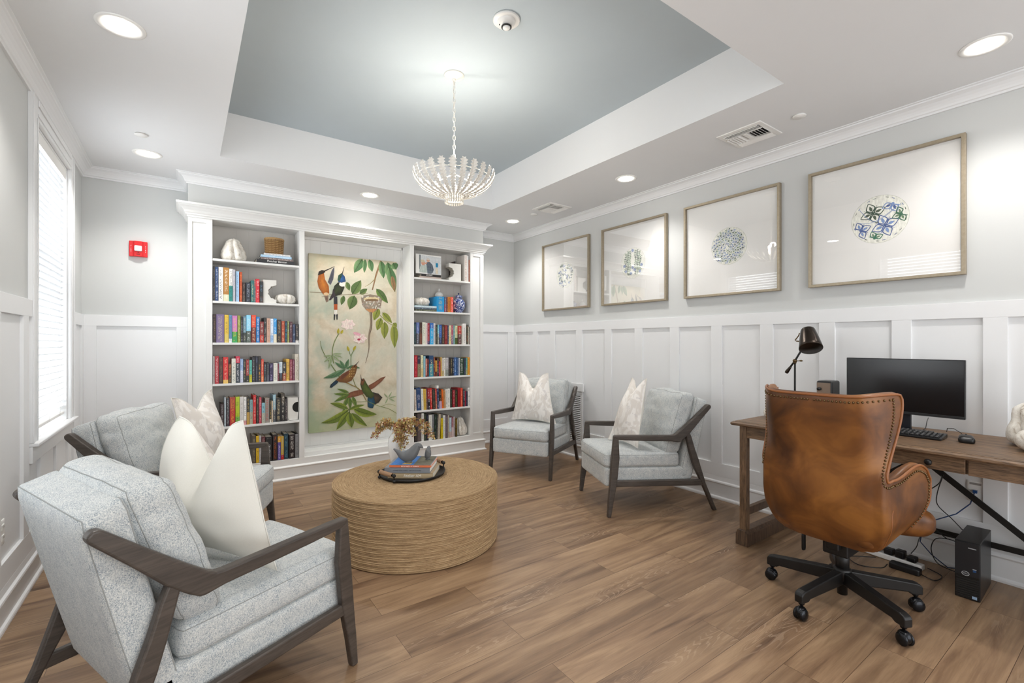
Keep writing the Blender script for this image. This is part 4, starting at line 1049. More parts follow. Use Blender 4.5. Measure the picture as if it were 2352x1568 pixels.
for i in range(7): k.stroke([K(345+i*20, 320), K(365+i*18, 570)], 1.6, 1.6, S('aab4bc'))
for i in range(9): k.stroke([K(335+i*3, 335+i*27), K(470+i*4, 330+i*27)], 1.4, 1.4, S('9aa6b0'))
k.ell(*K(375, 255), 19, 22, S('d8a890')); k.ell(*K(375, 232), 18, 9, S('d8d0c8'))
kp([(300, 330), (345, 300), (352, 330), (310, 360)], 'd8a088')
k.build('photograph', t)

# lidded white jar and blue and white ginger jar on the second right shelf
t = empty('lidded_jar', (2.467, 5.005, 1.6585), label='tall white lidded jar behind the turquoise book, second right shelf', category='jar')
b = MB(); b.lathe([(.0001, 0), (.034, 0), (.036, .01), (.05, .06), (.053, .12), (.05, .17), (.044, .19), (.044, .198)], 36); b.build('body', M['porcelain'], t)
b = MB(); b.lathe([(.051, .196), (.052, .202), (.044, .226), (.03, .242), (.012, .248), (.0001, .249)], 36); ld = b.build('lid', M['porcelain'], t)
b = MB(); b.lathe([(.007, .247), (.006, .255), (.012, .264), (.010, .276), (.003, .288), (.0001, .29)], 20); b.build('knob', M['porcelain'], ld)
t = empty('ginger_jar', (2.698, 4.945, 1.6585), label='round blue and white ginger jar at the right end of the second right shelf', category='jar')
b = MB(); b.lathe([(.0001, 0), (.042, 0), (.044, .008), (.066, .04), (.082, .085), (.08, .12), (.062, .155), (.042, .172), (.038, .176), (.038, .19)], 44); b.build('body', M['delft'], t)
b = MB(); b.lathe([(.048, .184), (.049, .2), (.044, .207), (.026, .218), (.0001, .222)], 36); ld = b.build('lid', M['delft'], t)
b = MB(); b.lathe([(.006, .22), (.005, .226), (.010, .233), (.007, .242), (.0001, .245)], 18); b.build('knob', M['cobalt'], ld)

# ================================================================ the large bird painting
PX0, PX1, PZ0, PZ1, PY = 1.024, 1.95, .383, 2.212, 5.022
t = empty('painting', ((PX0+PX1)/2, PY, (PZ0+PZ1)/2), label='tall botanical painting with birds, nest and leaves in the middle niche', category='painting')
def canvas_mat():
    q = NT('aged_canvas_ground'); co = q.coord('Object')
    a = q.noise(co, 3.2, 4, .6, .5); b_ = q.noise(co, 3.6, 3, .55); sx = q.n('ShaderNodeSeparateXYZ'); q.l(co, sx.inputs[0])
    c = q.ramp(a, [(.3, S(196, 180, 152)), (.5, S(218, 208, 188)), (.72, S(206, 204, 186))])
    gr = q.math('MULTIPLY', q.ramp(b_, [(.40, (0, 0, 0, 1)), (.60, (1, 1, 1, 1))]), q.ramp(q.math('ADD', sx.outputs[0], .5), [(.0, (.9, .9, .9, 1)), (.6, (.25, .25, .25, 1))]))
    c = q.mix(gr, c, S(150, 170, 152))
    c = q.mix(1.0, c, q.ramp(q.noise(co, 14, 4, .7), [(.3, (.90, .89, .86, 1)), (.7, (1.04, 1.04, 1.04, 1))]), 'MULTIPLY')
    bot = q.ramp(q.math('MULTIPLY', sx.outputs[2], -1.0), [(.55, (0, 0, 0, 1)), (.95, (.65, .65, .65, 1))])
    c = q.mix(bot, c, S(150, 162, 112))
    tp = q.ramp(sx.outputs[2], [(.6, (0, 0, 0, 1)), (.93, (.5, .5, .5, 1))]); c = q.mix(tp, c, S(180, 166, 132))
    q.l(c, q.p.inputs['Base Color']); q.p.inputs['Roughness'].default_value = .75; q.bump(q.noise(co, 300, 2), .15, .0006); return q.m
hw, hh = (PX1-PX0)/2, (PZ1-PZ0)/2
b = MB(); b.box(-hw, 0, -hh, hw, .035, hh); b.build('canvas', canvas_mat(), t, .003)
def pmap(x, y, h):
    u = (x-98)/659.0; v = (y-(132+65*u))/(1350-119*u)
    # undo the oblique view the sketch coordinates were read in
    u2 = u/(1+.121*(1-u))
    return (-hw+2*hw*u2, -.0006-h, hh-2*hh*v)
k = Ink(pmap, .000014)
G1, G2, G3 = S('53693c'), S('768a50'), S('a4ac3c'); DG = S('3c5a38'); V = S('3a4a24')
def lf(a, col=G1, col2=G2, vein=V, bend=0): k.leaf(a[0], a[1], a[2], a[3], a[4], col, col2, bend, vein)
# top right branch
k.stroke([(640, 190), (605, 290), (590, 350), (575, 410)], 15, 8, S('8a6a4c')); k.stroke([(600, 320), (560, 360), (520, 385)], 6, 2, S('8a7a4c'))
for a in [(500, 175, 438, 280, 66), (520, 178, 515, 280, 34), (552, 180, 575, 272, 46), (640, 190, 660, 322, 54), (690, 200, 706, 330, 60), (730, 205, 752, 255, 60), (700, 235, 745, 425, 66)]: lf(a, S('4c7048'), S('7c9a6a'))
lf((722, 300, 742, 425, 34), S('8a6a4a'), S('9a7a54'))
for a in [(425, 440, 490, 336, 74), (440, 452, 405, 556, 76), (480, 440, 538, 400, 42), (382, 350, 404, 415, 36), (362, 452, 342, 522, 36)]: lf(a)
lf((605, 400, 692, 510, 52), G1, S('6a8a3a'))
k.stroke([(105, 425), (200, 430), (300, 447), (420, 442), (540, 438)], 4, 3, S('8a7a62')); k.stroke([(195, 460), (280, 452), (350, 440)], 3, 2, S('7a6a52'))
for a in [(650, 580, 722, 660, 44), (620, 545, 586, 640, 56), (640, 620, 610, 715, 54), (668, 650, 665, 780, 58), (735, 665, 742, 850, 58), (730, 660, 757, 690, 36)]: lf(a, S('848c3c'), S('a4a650'))
k.stroke([(632, 600), (690, 655), (757, 690)], 5, 3, S('8a8a4a'))
# nest and hanging stem
k.poly([(490, 470), (505, 452), (560, 442), (625, 455), (648, 480), (640, 530), (600, 570), (570, 582), (530, 560), (498, 520)], S('a89a86'), S('8a7a6a'))
random.seed(3)
for i in range(70): k.ell(500+random.random()*138, 462+random.random()*90-abs(i % 7-3)*2, 9, 5, S(['c8c4b8', '8e887c', 'd8d4c8', 'a8968a'][i % 4]), rot=random.random()*3, n=7)
k.ell(568, 478, 58, 15, S('d8c49a')); k.ell(570, 486, 50, 9, S('7a6248')); k.poly([(520, 552), (610, 552), (570, 588)], S('c0885a'))
k.stroke([(562, 575), (566, 660), (550, 760), (548, 860), (524, 960)], 20, 3, S('8a7a68')); k.stroke([(568, 580), (572, 680), (555, 745)], 5, 3, S('5a4a3a'))
# rust bird and blue throated bird
k.poly([(290, 235), (270, 262), (246, 335), (240, 350), (262, 372), (282, 330), (290, 270)], S('3c3c46'), S('5a5a66'))
k.poly([(170, 300), (188, 272), (212, 282), (220, 330), (248, 380), (252, 430), (232, 462), (205, 440), (172, 392), (162, 345)], S('c4782c'), S('9a5420'))
k.poly([(166, 300), (172, 272), (195, 260), (220, 264), (222, 276), (196, 290)], S('2c241e')); k.stroke([(215, 268), (255, 250), (292, 232)], 9, 2, S('241e1a')); k.ell(203, 284, 4, 4, S('100c0a'))
k.poly([(215, 452), (245, 448), (246, 492), (230, 502), (222, 480)], S('5a4a42'), S('8a7060')); k.ell(228, 440, 20, 12, S('d8b890'))
k.poly([(318, 352), (290, 378), (276, 430), (250, 482), (300, 456), (345, 440), (366, 392), (352, 358)], S('3a4426'), S('24241c'))
k.poly([(280, 400), (272, 450), (248, 486), (262, 486), (300, 450)], S('3a3238')); k.ell(350, 366, 24, 18, S('e8e4dc'))
k.poly([(314, 330), (320, 300), (345, 282), (368, 308), (376, 345), (345, 356), (322, 350)], S('2a5c9a'), S('1c3a64')); k.poly([(314, 335), (320, 300), (345, 282), (348, 300), (330, 345)], S('2a4a3a'))
k.stroke([(348, 292), (356, 265), (364, 236)], 8, 2, S('241e1a')); k.ell(338, 312, 4, 4, S('0c0c0c'))
k.poly([(285, 458), (312, 458), (314, 520), (286, 520)], S('34343a')); k.poly([(287, 515), (313, 515), (313, 560), (288, 560)], S('b0562c')); k.poly([(288, 558), (312, 558), (310, 600), (291, 600)], S('e0dcd4'))
k.poly([(286, 590), (298, 594), (293, 636), (285, 636)], S('2a2a2e')); k.poly([(303, 594), (316, 590), (314, 632), (306, 632)], S('2a2a2e'))
# flowers and stems
PKc, PKd = S('f0dcdc'), S('d896a4')
for cx, cy, r_ in ((392, 668, 50), (482, 775, 48)):
    for i in range(7):
        a = i*.9; k.leaf(cx, cy, cx+r_*math.cos(a)*1.15, cy+r_*math.sin(a)*.85, r_*.8, S('ecdcd4'), S('e8c8c8'))
        k.stroke([(cx, cy), (cx+r_*.9*math.cos(a), cy+r_*.7*math.sin(a))], 5 if cy > 700 else 1, 1, PKd if cy > 700 else S('d8b0b4'))
k.ell(474, 782, 12, 8, S('b03a54')); k.ell(460, 740, 30, 12, S('e0a8b4'), rot=.3, n=12)
k.stroke([(325, 735), (290, 800), (274, 880), (285, 960)], 7, 7, S('7c8a58')); k.stroke([(445, 850), (418, 900), (415, 975)], 5, 5, S('6c8250')); k.stroke([(395, 850), (412, 905)], 4, 4, S('6c8250'))
for a in [(318, 738, 322, 696, 20), (338, 738, 356, 708, 20), (400, 870, 386, 830, 20), (432, 865, 452, 828, 20)]: lf(a, S('b4a434'), S('c4bc50'))
k.stroke([(184, 790), (200, 860), (250, 945), (300, 1020), (345, 1090)], 3, 8, S('6a7a44'))
for a in [(275, 900, 205, 905, 14), (275, 890, 350, 888, 14), (275, 900, 212, 950, 18), (275, 900, 330, 945, 16), (270, 905, 245, 1000, 22), (290, 900, 352, 915, 12)]: lf(a, S('94a47c'), S('a8b490'))
for a in [(375, 1005, 205, 1070, 40, -8), (370, 1002, 292, 950, 26), (372, 1000, 330, 935, 24), (375, 1000, 398, 928, 30), (378, 1002, 484, 998, 30, -10), (365, 1005, 284, 1056, 22)]: lf(a[:5], S('4e7250'), S('7a9870'), bend=a[5] if len(a) > 5 else 0)
# lower birds
k.stroke([(380, 1105), (420, 1125), (480, 1160), (530, 1245)], 9, 6, S('8a7440')); k.stroke([(430, 1075), (445, 1120), (470, 1160)], 5, 4, S('7a7a44'))
k.poly([(330, 1082), (312, 1110), (270, 1142), (254, 1140), (262, 1118), (300, 1085)], S('24445c'), S('1c2a30'))
k.poly([(300, 1085), (350, 1040), (410, 1010), (420, 985), (450, 968), (462, 985), (450, 1040), (420, 1090), (380, 1108), (330, 1100)], S('9a7038'), S('6a4424'))
k.poly([(318, 1082), (350, 1040), (405, 1008), (400, 1040), (350, 1085)], S('5a3424'), S('7a4a30')); k.stroke([(448, 975), (460, 962), (473, 946)], 7, 2, S('2c221c')); k.ell(440, 982, 4, 4, S('140e0a'))
for i in range(16): k.ell(405+(i % 4)*13, 1000+(i//4)*20, 3, 3, S('d8b878'), n=6)
k.poly([(495, 1160), (440, 1168), (380, 1190), (328, 1238), (400, 1222), (470, 1206), (512, 1190)], S('8a5a40'), S('744632'))
k.poly([(545, 1130), (590, 1105), (640, 1072), (676, 1063), (640, 1105), (585, 1150), (556, 1165)], S('946048'), S('70442e'))
k.poly([(578, 1180), (620, 1192), (650, 1222), (622, 1260), (592, 1275), (560, 1220)], S('5a4632'), S('2c2a26'))
k.poly([(540, 1215), (585, 1215), (596, 1260), (578, 1302), (556, 1300), (540, 1290), (538, 1240)], S('2a5a7a'), S('1c3a44'))
k.poly([(492, 1085), (512, 1075), (530, 1110), (560, 1160), (590, 1200), (570, 1228), (530, 1215), (500, 1175), (484, 1120)], S('5a6a2a'), S('3a4420'))
k.poly([(486, 1120), (490, 1085), (505, 1075), (520, 1088), (505, 1130)], S('8a5a34'), S('5a3a24')); k.stroke([(494, 1088), (490, 1070), (487, 1046)], 7, 2, S('2c221c')); k.ell(503, 1092, 4, 4, S('0c0806'))
# lower leaves
for a in [(400, 1180, 310, 1150, 22), (405, 1195, 285, 1188, 26), (400, 1195, 288, 1248, 30), (395, 1215, 352, 1300, 32), (405, 1215, 408, 1310, 30), (425, 1210, 455, 1290, 32), (365, 1290, 350, 1356, 16)]: lf(a, S('56702e'), S('7a8a44'))
for a in [(395, 1302, 258, 1258, 40, 6), (400, 1305, 188, 1405, 56, -22), (430, 1300, 608, 1348, 60, 14), (400, 1325, 305, 1458, 50, 0), (402, 1330, 420, 1444, 62, 0), (420, 1335, 536, 1436, 46, 6), (400, 1310, 520, 1275, 26, -6)]: lf(a[:5], S('62742a'), S('8c9a38'), S('3c4418'), a[5])
k.stroke([(402, 1230), (405, 1310), (400, 1400)], 6, 6, S('5a6a34'))
k.stroke([(540, 1250), (620, 1285), (700, 1310), (755, 1345)], 4, 3, S('7a8444')); k.stroke([(430, 1250), (480, 1252), (540, 1250)], 3, 3, S('7a8444')); k.stroke([(640, 1290), (700, 1272), (752, 1290)], 3, 2, S('8a9454'))
for a in [(690, 1225, 660, 1190, 10), (695, 1225, 720, 1180, 10), (690, 1228, 670, 1270, 10), (700, 1228, 752, 1215, 12), (700, 1230, 745, 1255, 10)]: lf(a, S('94a47c'), S('a8b490'))
k.build('print', t)

# ================================================================ four framed medallions on the right wall
fr_mat = NT('champagne_frame'); fr_mat.p.inputs['Base Color'].default_value = S(168, 156, 136); fr_mat.p.inputs['Metallic'].default_value = .55; fr_mat.p.inputs['Roughness'].default_value = .42
_n = fr_mat.noise(fr_mat.coord('Object', (6, 6, 6)), 10, 4); fr_mat.l(fr_mat.mix(_n, S(176, 164, 144), S(150, 138, 116)), fr_mat.p.inputs['Base Color']); M['frame'] = fr_mat.m
M['mat'] = mat('mat_board', S(238, 237, 234), .85)
g = NT('picture_glass'); tr = g.n('ShaderNodeBsdfTransparent'); gl = g.n('ShaderNodeBsdfGlossy', i_1=.012); fz = g.n('ShaderNodeLayerWeight', i_0=.36); mx = g.n('ShaderNodeMixShader')
g.l(g.math('ADD', g.math('MULTIPLY', fz.outputs[0], .35), .05), mx.inputs[0]); g.l(tr.outputs[0], mx.inputs[1]); g.l(gl.outputs[0], mx.inputs[2]); g.l(mx.outputs[0], g.t.nodes['Material Output'].inputs[0]); M['pglass'] = g.m
HWP = .4072
def picture(yc, kind, label):
    t = empty('framed_picture', (3.62, yc, 2.0965), label=label, category='picture', group='framed medallion prints on the right wall')
    b = MB(); f = .019; ho, hi, zo, zi = HWP, HWP-f, HWP-.004, HWP-.004-f
    ring = [(sx*(ho if o_ else hi), sz*(zo if o_ else zi)) for o_ in (1, 0) for sx, sz in ((-1, -1), (1, -1), (1, 1), (-1, 1))]
    vs = [(x, a, c) for x in (0, .034) for a, c in ring]
    fs = []
    for q in range(4):
        r_ = (q+1) % 4; fs += [(q, r_, 4+r_, 4+q)[::-1], (8+q, 8+r_, 12+r_, 12+q), (q, r_, 8+r_, 8+q), (4+q, 12+q, 12+r_, 4+r_)]
    b._add(vs, [f_[::-1] for f_ in fs])
    b.build('frame', M['frame'], t, .002)
    i = HWP-f; b = MB(); b.box(.024, -i-.002, -i+.002, .028, i+.002, i-.002); b.build('mat_board', M['mat'], t)
    # plane coordinates: a = towards the near end (screen right), b = up, in metres
    k = Ink(lambda a, c, h: (.0238-h, -a, c), .000012)
    rr = .150; k.ell(0, 0, rr+.003, rr+.003, S('d4d6cc'), n=48); k.ell(0, 0, rr, rr, S('f0f0e8'), n=48)
    random.seed(kind*11+2); Bl, Bd, Gr, Gd = S('7c96c8'), S('48609a'), S('6f8c6a'), S('2f4a38')
    ins = lambda a, c, m=.128: a*a+c*c < m*m
    if kind == 0:
        for n_ in range(110):
            a, c = random.uniform(-.13, .13), random.uniform(-.13, .13)
            if not ins(a, c, .132): continue
            g_ = random.random()*6.28; col = random.choice([Bd, Bl, Gr, Gd])
            if n_ % 4 == 0:
                for j in range(5): k.leaf(a, c, a+.016*math.cos(j*1.26+g_), c+.016*math.sin(j*1.26+g_), .011, col, Bl)
            else:
                k.leaf(a, c, a+.022*math.cos(g_), c+.022*math.sin(g_), .011, col); k.stroke([(a, c), (a-.02*math.cos(g_+.5), c-.02*math.sin(g_+.5))], .002, .001, col)
        k.ell(-.01, .06, .022, .017, Bd); k.ell(-.01, .06, .012, .009, S('e8e8e4'))
    elif kind == 1:
        for sx in (-1, 1):
            for j in range(2):
                x0 = sx*(.045+.035*j); pts = [(x0*.8, -.11), (x0*1.1, -.04), (x0*.9, .03), (x0*.7, .10)]; k.stroke(pts, .003, .002, Gd)
                for m_ in range(14):
                    yy = -.115+m_*.0175; xx = x0*(1.0+.1*math.sin(m_))
                    if ins(xx, yy, .125):
                        for q in (-1, 1): k.leaf(xx, yy, xx+q*.026, yy+.012, .015, random.choice([Gr, Gd, S('8a9c7a')]))
        for a, c in ((-.02, -.10), (.025, -.07), (-.085, -.075), (.09, -.09), (0, -.045), (-.105, -.02), (.11, -.03), (0, .125)):
            for j in range(6): k.leaf(a, c, a+.019*math.cos(j*1.05), c+.019*math.sin(j*1.05), .013, Bl if j % 2 else Bd)
        for a, c in ((-.06, .1), (-.09, .06), (.1, .05)): k.leaf(a, c, a+.02, c+.012, .01, Gr)
    elif kind == 2:
        for n_ in range(110):
            g_ = n_*2.39996; r_ = .136*math.sqrt((n_+.5)/110); a, c = r_*math.cos(g_), r_*math.sin(g_)
            col = [Bl, Bd, S('8aa4c4'), Gr][n_ % 4]; f_ = g_*2
            k.stroke([(a+.004*math.cos(f_), c+.004*math.sin(f_)), (a+.012*math.cos(f_+1.2), c+.012*math.sin(f_+1.2)), (a+.014*math.cos(f_+2.6), c+.014*math.sin(f_+2.6)), (a+.012*math.cos(f_+4.2), c+.012*math.sin(f_+4.2))], .0035, .0015, col, 4)
            k.leaf(a, c, a+.019*math.cos(f_+3.6), c+.019*math.sin(f_+3.6), .007, Gd if n_ % 3 == 0 else col)
    else:
        def tile(cx, cy, sz, c1, c2, rot):
            for j in range(4):
                g_ = rot+j*math.pi/2
                P_ = lambda u, v: (cx+u*math.cos(g_)-v*math.sin(g_), cy+u*math.sin(g_)+v*math.cos(g_))
                ok = ins(*P_(sz*.8, 0), .14)
                if not ok: continue
                k.stroke([P_(.1*sz, 0), P_(.45*sz, .32*sz), P_(.95*sz, 0)], .0075, .004, c1, 6); k.stroke([P_(.1*sz, 0), P_(.45*sz, -.32*sz), P_(.95*sz, 0)], .0075, .004, c1, 6)
                k.leaf(*P_(.2*sz, 0), *P_(.68*sz, 0), .22*sz, c2); k.stroke([P_(.3*sz, .3*sz), P_(.5*sz, .5*sz)], .004, .002, c1)
            k.ell(cx, cy, .008, .008, c1)
        tile(-.035, .045, .074, Gd, S('4a5a48'), .35); tile(.03, -.045, .078, Bd, Bl, .35); tile(-.10, -.055, .062, Bd, Bl, .35); tile(.07, .085, .062, Bl, Bd, .35); tile(.112, .01, .052, S('3a6a50'), Gr, .35); tile(-.025, -.118, .05, S('3a7a60'), Gr, .35)
        for g_ in range(26): 
            a_ = g_*.2417; 
            if g_ % 3: k.stroke([(.138*math.cos(a_), .138*math.sin(a_)), (.139*math.cos(a_+.12), .139*math.sin(a_+.12))], .0035, .002, [Bd, Gd][g_ % 2])
        for s_ in (-1, 1): k.stroke([(-.11, s_*.0-.005+.09*(s_ < 0)), (-.02, -.01), (.11, .075)], .0025, .002, Bl)
    k.build('medallion_print', t)
    b = MB(); b._add([(.016, -i, -i+.004), (.016, -i, i-.004), (.016, i, i-.004), (.016, i, -i+.004)], [(0, 3, 2, 1)]); b.build('glazing', M['pglass'], t)
YC = [4.493-HWP, 3.489-HWP, 2.490-HWP, 1.4817-HWP]
for i, (yc, l) in enumerate(zip(YC, ['framed print with scattered small blue and green sprigs, closest to the bookcase', 'framed print with upright leafy branches over blue flowers, between the sprigs and scrolls prints',
          'framed print with a round of dense fine blue scrolls, mirroring the chandelier', 'framed print of blue and green four petalled tiles, above the computer monitor'])): picture(yc, i, l)
# ================================================================ lounge chairs
def side_polys():
    post = [(-.014, 0), (.014, 0), (.034, .12), (.061, .25), (.081, .44), (.078, .50), (.074, .58), (.074, .608), (.036, .608), (.028, .52), (.021, .442), (.006, .25), (-.006, .12)]
    arm = [(.036, .600), (.044, .612), (.10, .611), (.30, .604), (.50, .597), (.525, .599), (.548, .612), (.60, .652), (.70, .735), (.79, .812), (.805, .824), (.822, .824), (.834, .812), (.832, .797), (.82, .784),
           (.74, .700), (.66, .612), (.60, .562), (.572, .543), (.556, .541), (.50, .550), (.353, .557), (.20, .566), (.10, .574), (.074, .577), (.060, .580)]
    rear = [(.622, .590), (.652, .618), (.672, .57), (.70, .48), (.732, .395), (.762, .30), (.79, .215), (.84, .10), (.885, 0), (.854, 0), (.80, .12), (.742, .245), (.70, .325), (.68, .376), (.655, .46), (.632, .55)]
    rail = [(.045, .225), (.06, .272), (.40, .260), (.752, .246), (.775, .198), (.40, .212)]
    return post, arm, rear, rail
def make_chair(label):
    t = empty('lounge_chair', label=label, category='armchair', group='grey wood framed armchairs')
    post, arm, rear, rail = side_polys()
    for s in (-1, 1):
        x = s*.318
        for nm, P_, w_ in (('leg', post, .0165), ('leg', rear, .0165), ('armrest', arm, .0185), ('side_rail', rail, .013)):
            b = MB(); b.prism(P_, 'x', x-w_, x+w_); b.build(nm, M['frame_wood'], t, .007, 3)
    # upholstered seat base
    def mp(p): # p in half extents (.287, .35, .064)
        y = .34+p.y; return Vector((p.x, y, .286+p.z+(.010*(p.y/.35) if p.z < 0 else -.012*(p.y/.35))))
    b = MB(); b.rbox(.292, .352, .064, .022, 12, mp); b.build('seat_base', M['fabric'], t)
    # raked back shell
    def mp(p):
        v = (p.z+.315)/.63; y0, y1 = .640, .788
        th = .052 if True else 0
        return Vector((p.x, y0+(y1-y0)*v**.96+p.y*(1+.05*v), .238+.625*v+(-.018*p.y/.052)))
    b = MB(); b.rbox(.292, .052, .315, .022, 14, mp); b.build('back_shell', M['fabric'], t)
    q = MB(); q.tube(b.loop('y', 1), .0016, 5, closed=True); q.tube(b.loop('y', 13), .0016, 5, closed=True); q.build('seam', M['fabric_seam'], t)
    # loose seat cushion
    def mp(p):
        f = (p.y+.31)/.62
        return Vector((p.x*(1+.01*(1-f)), .292+p.y, .413+p.z-.020*f))
    b = MB(); b.rbox(.284, .31, .060, .034, 16, mp, (.006, .012, .018), wrinkle=.004, seed=2.0); c = b.build('seat_cushion', M['fabric'], t)
    q = MB(); q.tube(b.loop('z', 3), .0016, 5, closed=True); q.tube(b.loop('z', 13), .0016, 5, closed=True); q.build('seam', M['fabric_seam'], c)
    # loose back cushion
    def mp(p):
        v = (p.z+.25)/.50
        return Vector((p.x*(1-.03*v), .535+.150*v+p.y, .448+.455*v-.10*p.y*(v)-.0*p.y))
    b = MB(); b.rbox(.278, .072, .25, .045, 26, mp, (.008, .036, .012), wrinkle=.014, seed=5.0); c = b.build('back_cushion', M['fabric'], t)
    q = MB(); q.tube(b.loop('y', 4), .0016, 5, closed=True); q.tube(b.loop('y', 22), .0016, 5, closed=True); q.build('seam', M['fabric_seam'], c)
    return t
LC = {'A': (.434, 2.204, 3.542), 'B': (.375, 3.315, 2.721), 'C': (2.657, 3.643, .523), 'D': (2.722, 2.704, -.434)}
proto = make_chair('large grey armchair in the left foreground, back towards us, dark wooden frame')
def put(o, k):
    x, y, a = LC[k]; o.location = (x, y, 0); o.rotation_euler = (0, 0, a-R(90))
put(proto, 'A')
for k, l in (('B', 'grey armchair by the window, behind the nearest armchair, beside the bookcase'), ('C', 'grey armchair by the vent grille in the right corner near the bookcase'),
             ('D', 'grey armchair between the desk and the farther right armchair')):
    put(copy_tree(proto, label=l), k)

def lw(k, p):
    """chair frame of reference -> room"""
    x, y, a = LC[k]; bx, by_ = math.cos(a), math.sin(a); xx, xy = by_, -bx
    return Vector((x+xx*p[0]+bx*p[1], y+xy*p[0]+by_*p[1], p[2]))
def pillow(k, BL, BR, TL, TR, face, label, chop=.25, bulge=.085, seed=0.0, bow=(0, 0), back=1.0):
    """square throw pillow through four corner points; 'face' is a point the printed side looks at"""
    BL, BR, TL, TR = [lw(k, p) for p in (BL, BR, TL, TR)]; F_ = lw(k, face)
    ctr = (BL+BR+TL+TR)/4; nrm = ((BR-BL).cross(TL-BL)).normalized()
    if nrm.dot(F_-ctr) < 0: nrm = -nrm
    n = 29
    def P(u, v, sg):
        U, V = abs(2*u-1), abs(2*v-1)
        pin = .085; uu = .5+(u-.5)*(1-pin*(1-V**2)); vv = .5+(v-.5)*(1-pin*(1-U**2))
        p = BL*(1-uu)*(1-vv)+BR*uu*(1-vv)+TL*(1-uu)*vv+TR*uu*vv
        p = p+(BR-BL)*((bow[1]*max(0, 2*u-1)**2-bow[0]*max(0, 1-2*u)**2)*(1-V**2))
        p = p-(TL+TR-BL-BR).normalized()*(chop*.5)*math.exp(-((u-.5)/.19)**2)*max(0, (v-.25)/.75)**1.6
        th = bulge*((1-U**1.7)*(1-V**1.7))**.78
        th *= 1-.55*math.exp(-((u-.5)/.10)**2)*max(0, v-.35)*1.3
        th += .006*noise.noise(Vector((u*5+seed, v*5, sg+seed)))*(1-U**4)*(1-V**4)
        return p+nrm*sg*th*(1.0 if sg > 0 else back)
    t = empty('throw_pillow', tuple(ctr), label=label, category='pillow', group='floral linen throw pillows')
    flip = ((BR-BL).cross(TL-BL)).dot(nrm) < 0
    for sg, nm, m in ((1, 'printed_front', 'pillow_front'), (-1, 'plain_back', 'pillow_back')):
        b = MB(); b.grid(lambda u, v: P(u, v, sg)-ctr, n, n)
        if (sg > 0) == flip: b.f = [f[::-1] for f in b.f]
        b.build(nm, M[m], t)
    b = MB(); e = [P(i/20, 0, 0)-ctr for i in range(20)]+[P(1, i/20, 0)-ctr for i in range(20)]+[P(1-i/20, 1, 0)-ctr for i in range(20)]+[P(0, 1-i/20, 0)-ctr for i in range(20)]
    b.tube(e, .0025, 5, closed=True); b.build('edge_seam', M['pillow_back'], t)
    return t
pillow('A', (-.235, .27, .462), (.27, .36, .485), (-.14, .345, 1.022), (.335, .35, .998), (0, -1, .7), 'big ivory pillow on the foreground armchair, plain back towards us', .34, .09, 1, (.02, .30), 1.55)
pillow('B', (-.27, .26, .485), (.27, .26, .485), (-.27, .36, .995), (.24, .36, .995), (.3, -1, .7), 'pale floral pillow on the armchair next to the window', .16, .10, 2)
pillow('C', (-.27, .40, .478), (.26, .33, .478), (-.21, .47, .985), (.13, .45, .985), (0, -1, .8), 'pale floral pillow in front of the grille corner armchair back, chopped deep', .30, .10, 3)
pillow('D', (-.12, .17, .485), (.24, .27, .485), (-.06, .36, 1.01), (.15, .39, 1.02), (-.5, -1, .7), 'pale floral pillow on the armchair nearest the desk, standing on a corner', .14, .10, 4)

# ================================================================ rope wrapped coffee table
OC = (1.285, 2.935)
t = empty('coffee_table', (OC[0], OC[1], 0), label='round drum coffee table wrapped in natural seagrass rope', category='coffee table')
RT, HT = .548, .405; pit = .0096
prof = []
nside = int((HT-.008)/pit)
for j in range(nside):
    for q in range(4):
        a = math.pi*(q/4+.125)-math.pi/2; prof.append((RT-.012+.0016*math.sin(j*1.9)+.0046*math.cos(a), .004+(j+.5)*pit+pit*.5*math.sin(a)))
sidep = prof
def wob(g, z): return 1+.0012*math.sin(g*3+z*40)
b = MB(); b.lathe([(RT-.05, .004)]+sidep, 150, lobes=wob, uv=True); b.build('rope_side', M['jute'], t)
top = []; ntop = int((RT-.006)/pit)
for j in range(ntop):
    r0 = RT-.006-(j+.5)*pit
    for q in range(4):
        a = math.pi*(q/4+.125); rr = r0+pit*.5*math.cos(a)
        if rr > .002: top.append((rr, HT-.0045+.0042*math.sin(a)-.002*(j == 0)))
b = MB(); b.lathe([(RT-.010, HT-.012)]+top, 150, uv=True); b.build('rope_top', M['jute'], t)

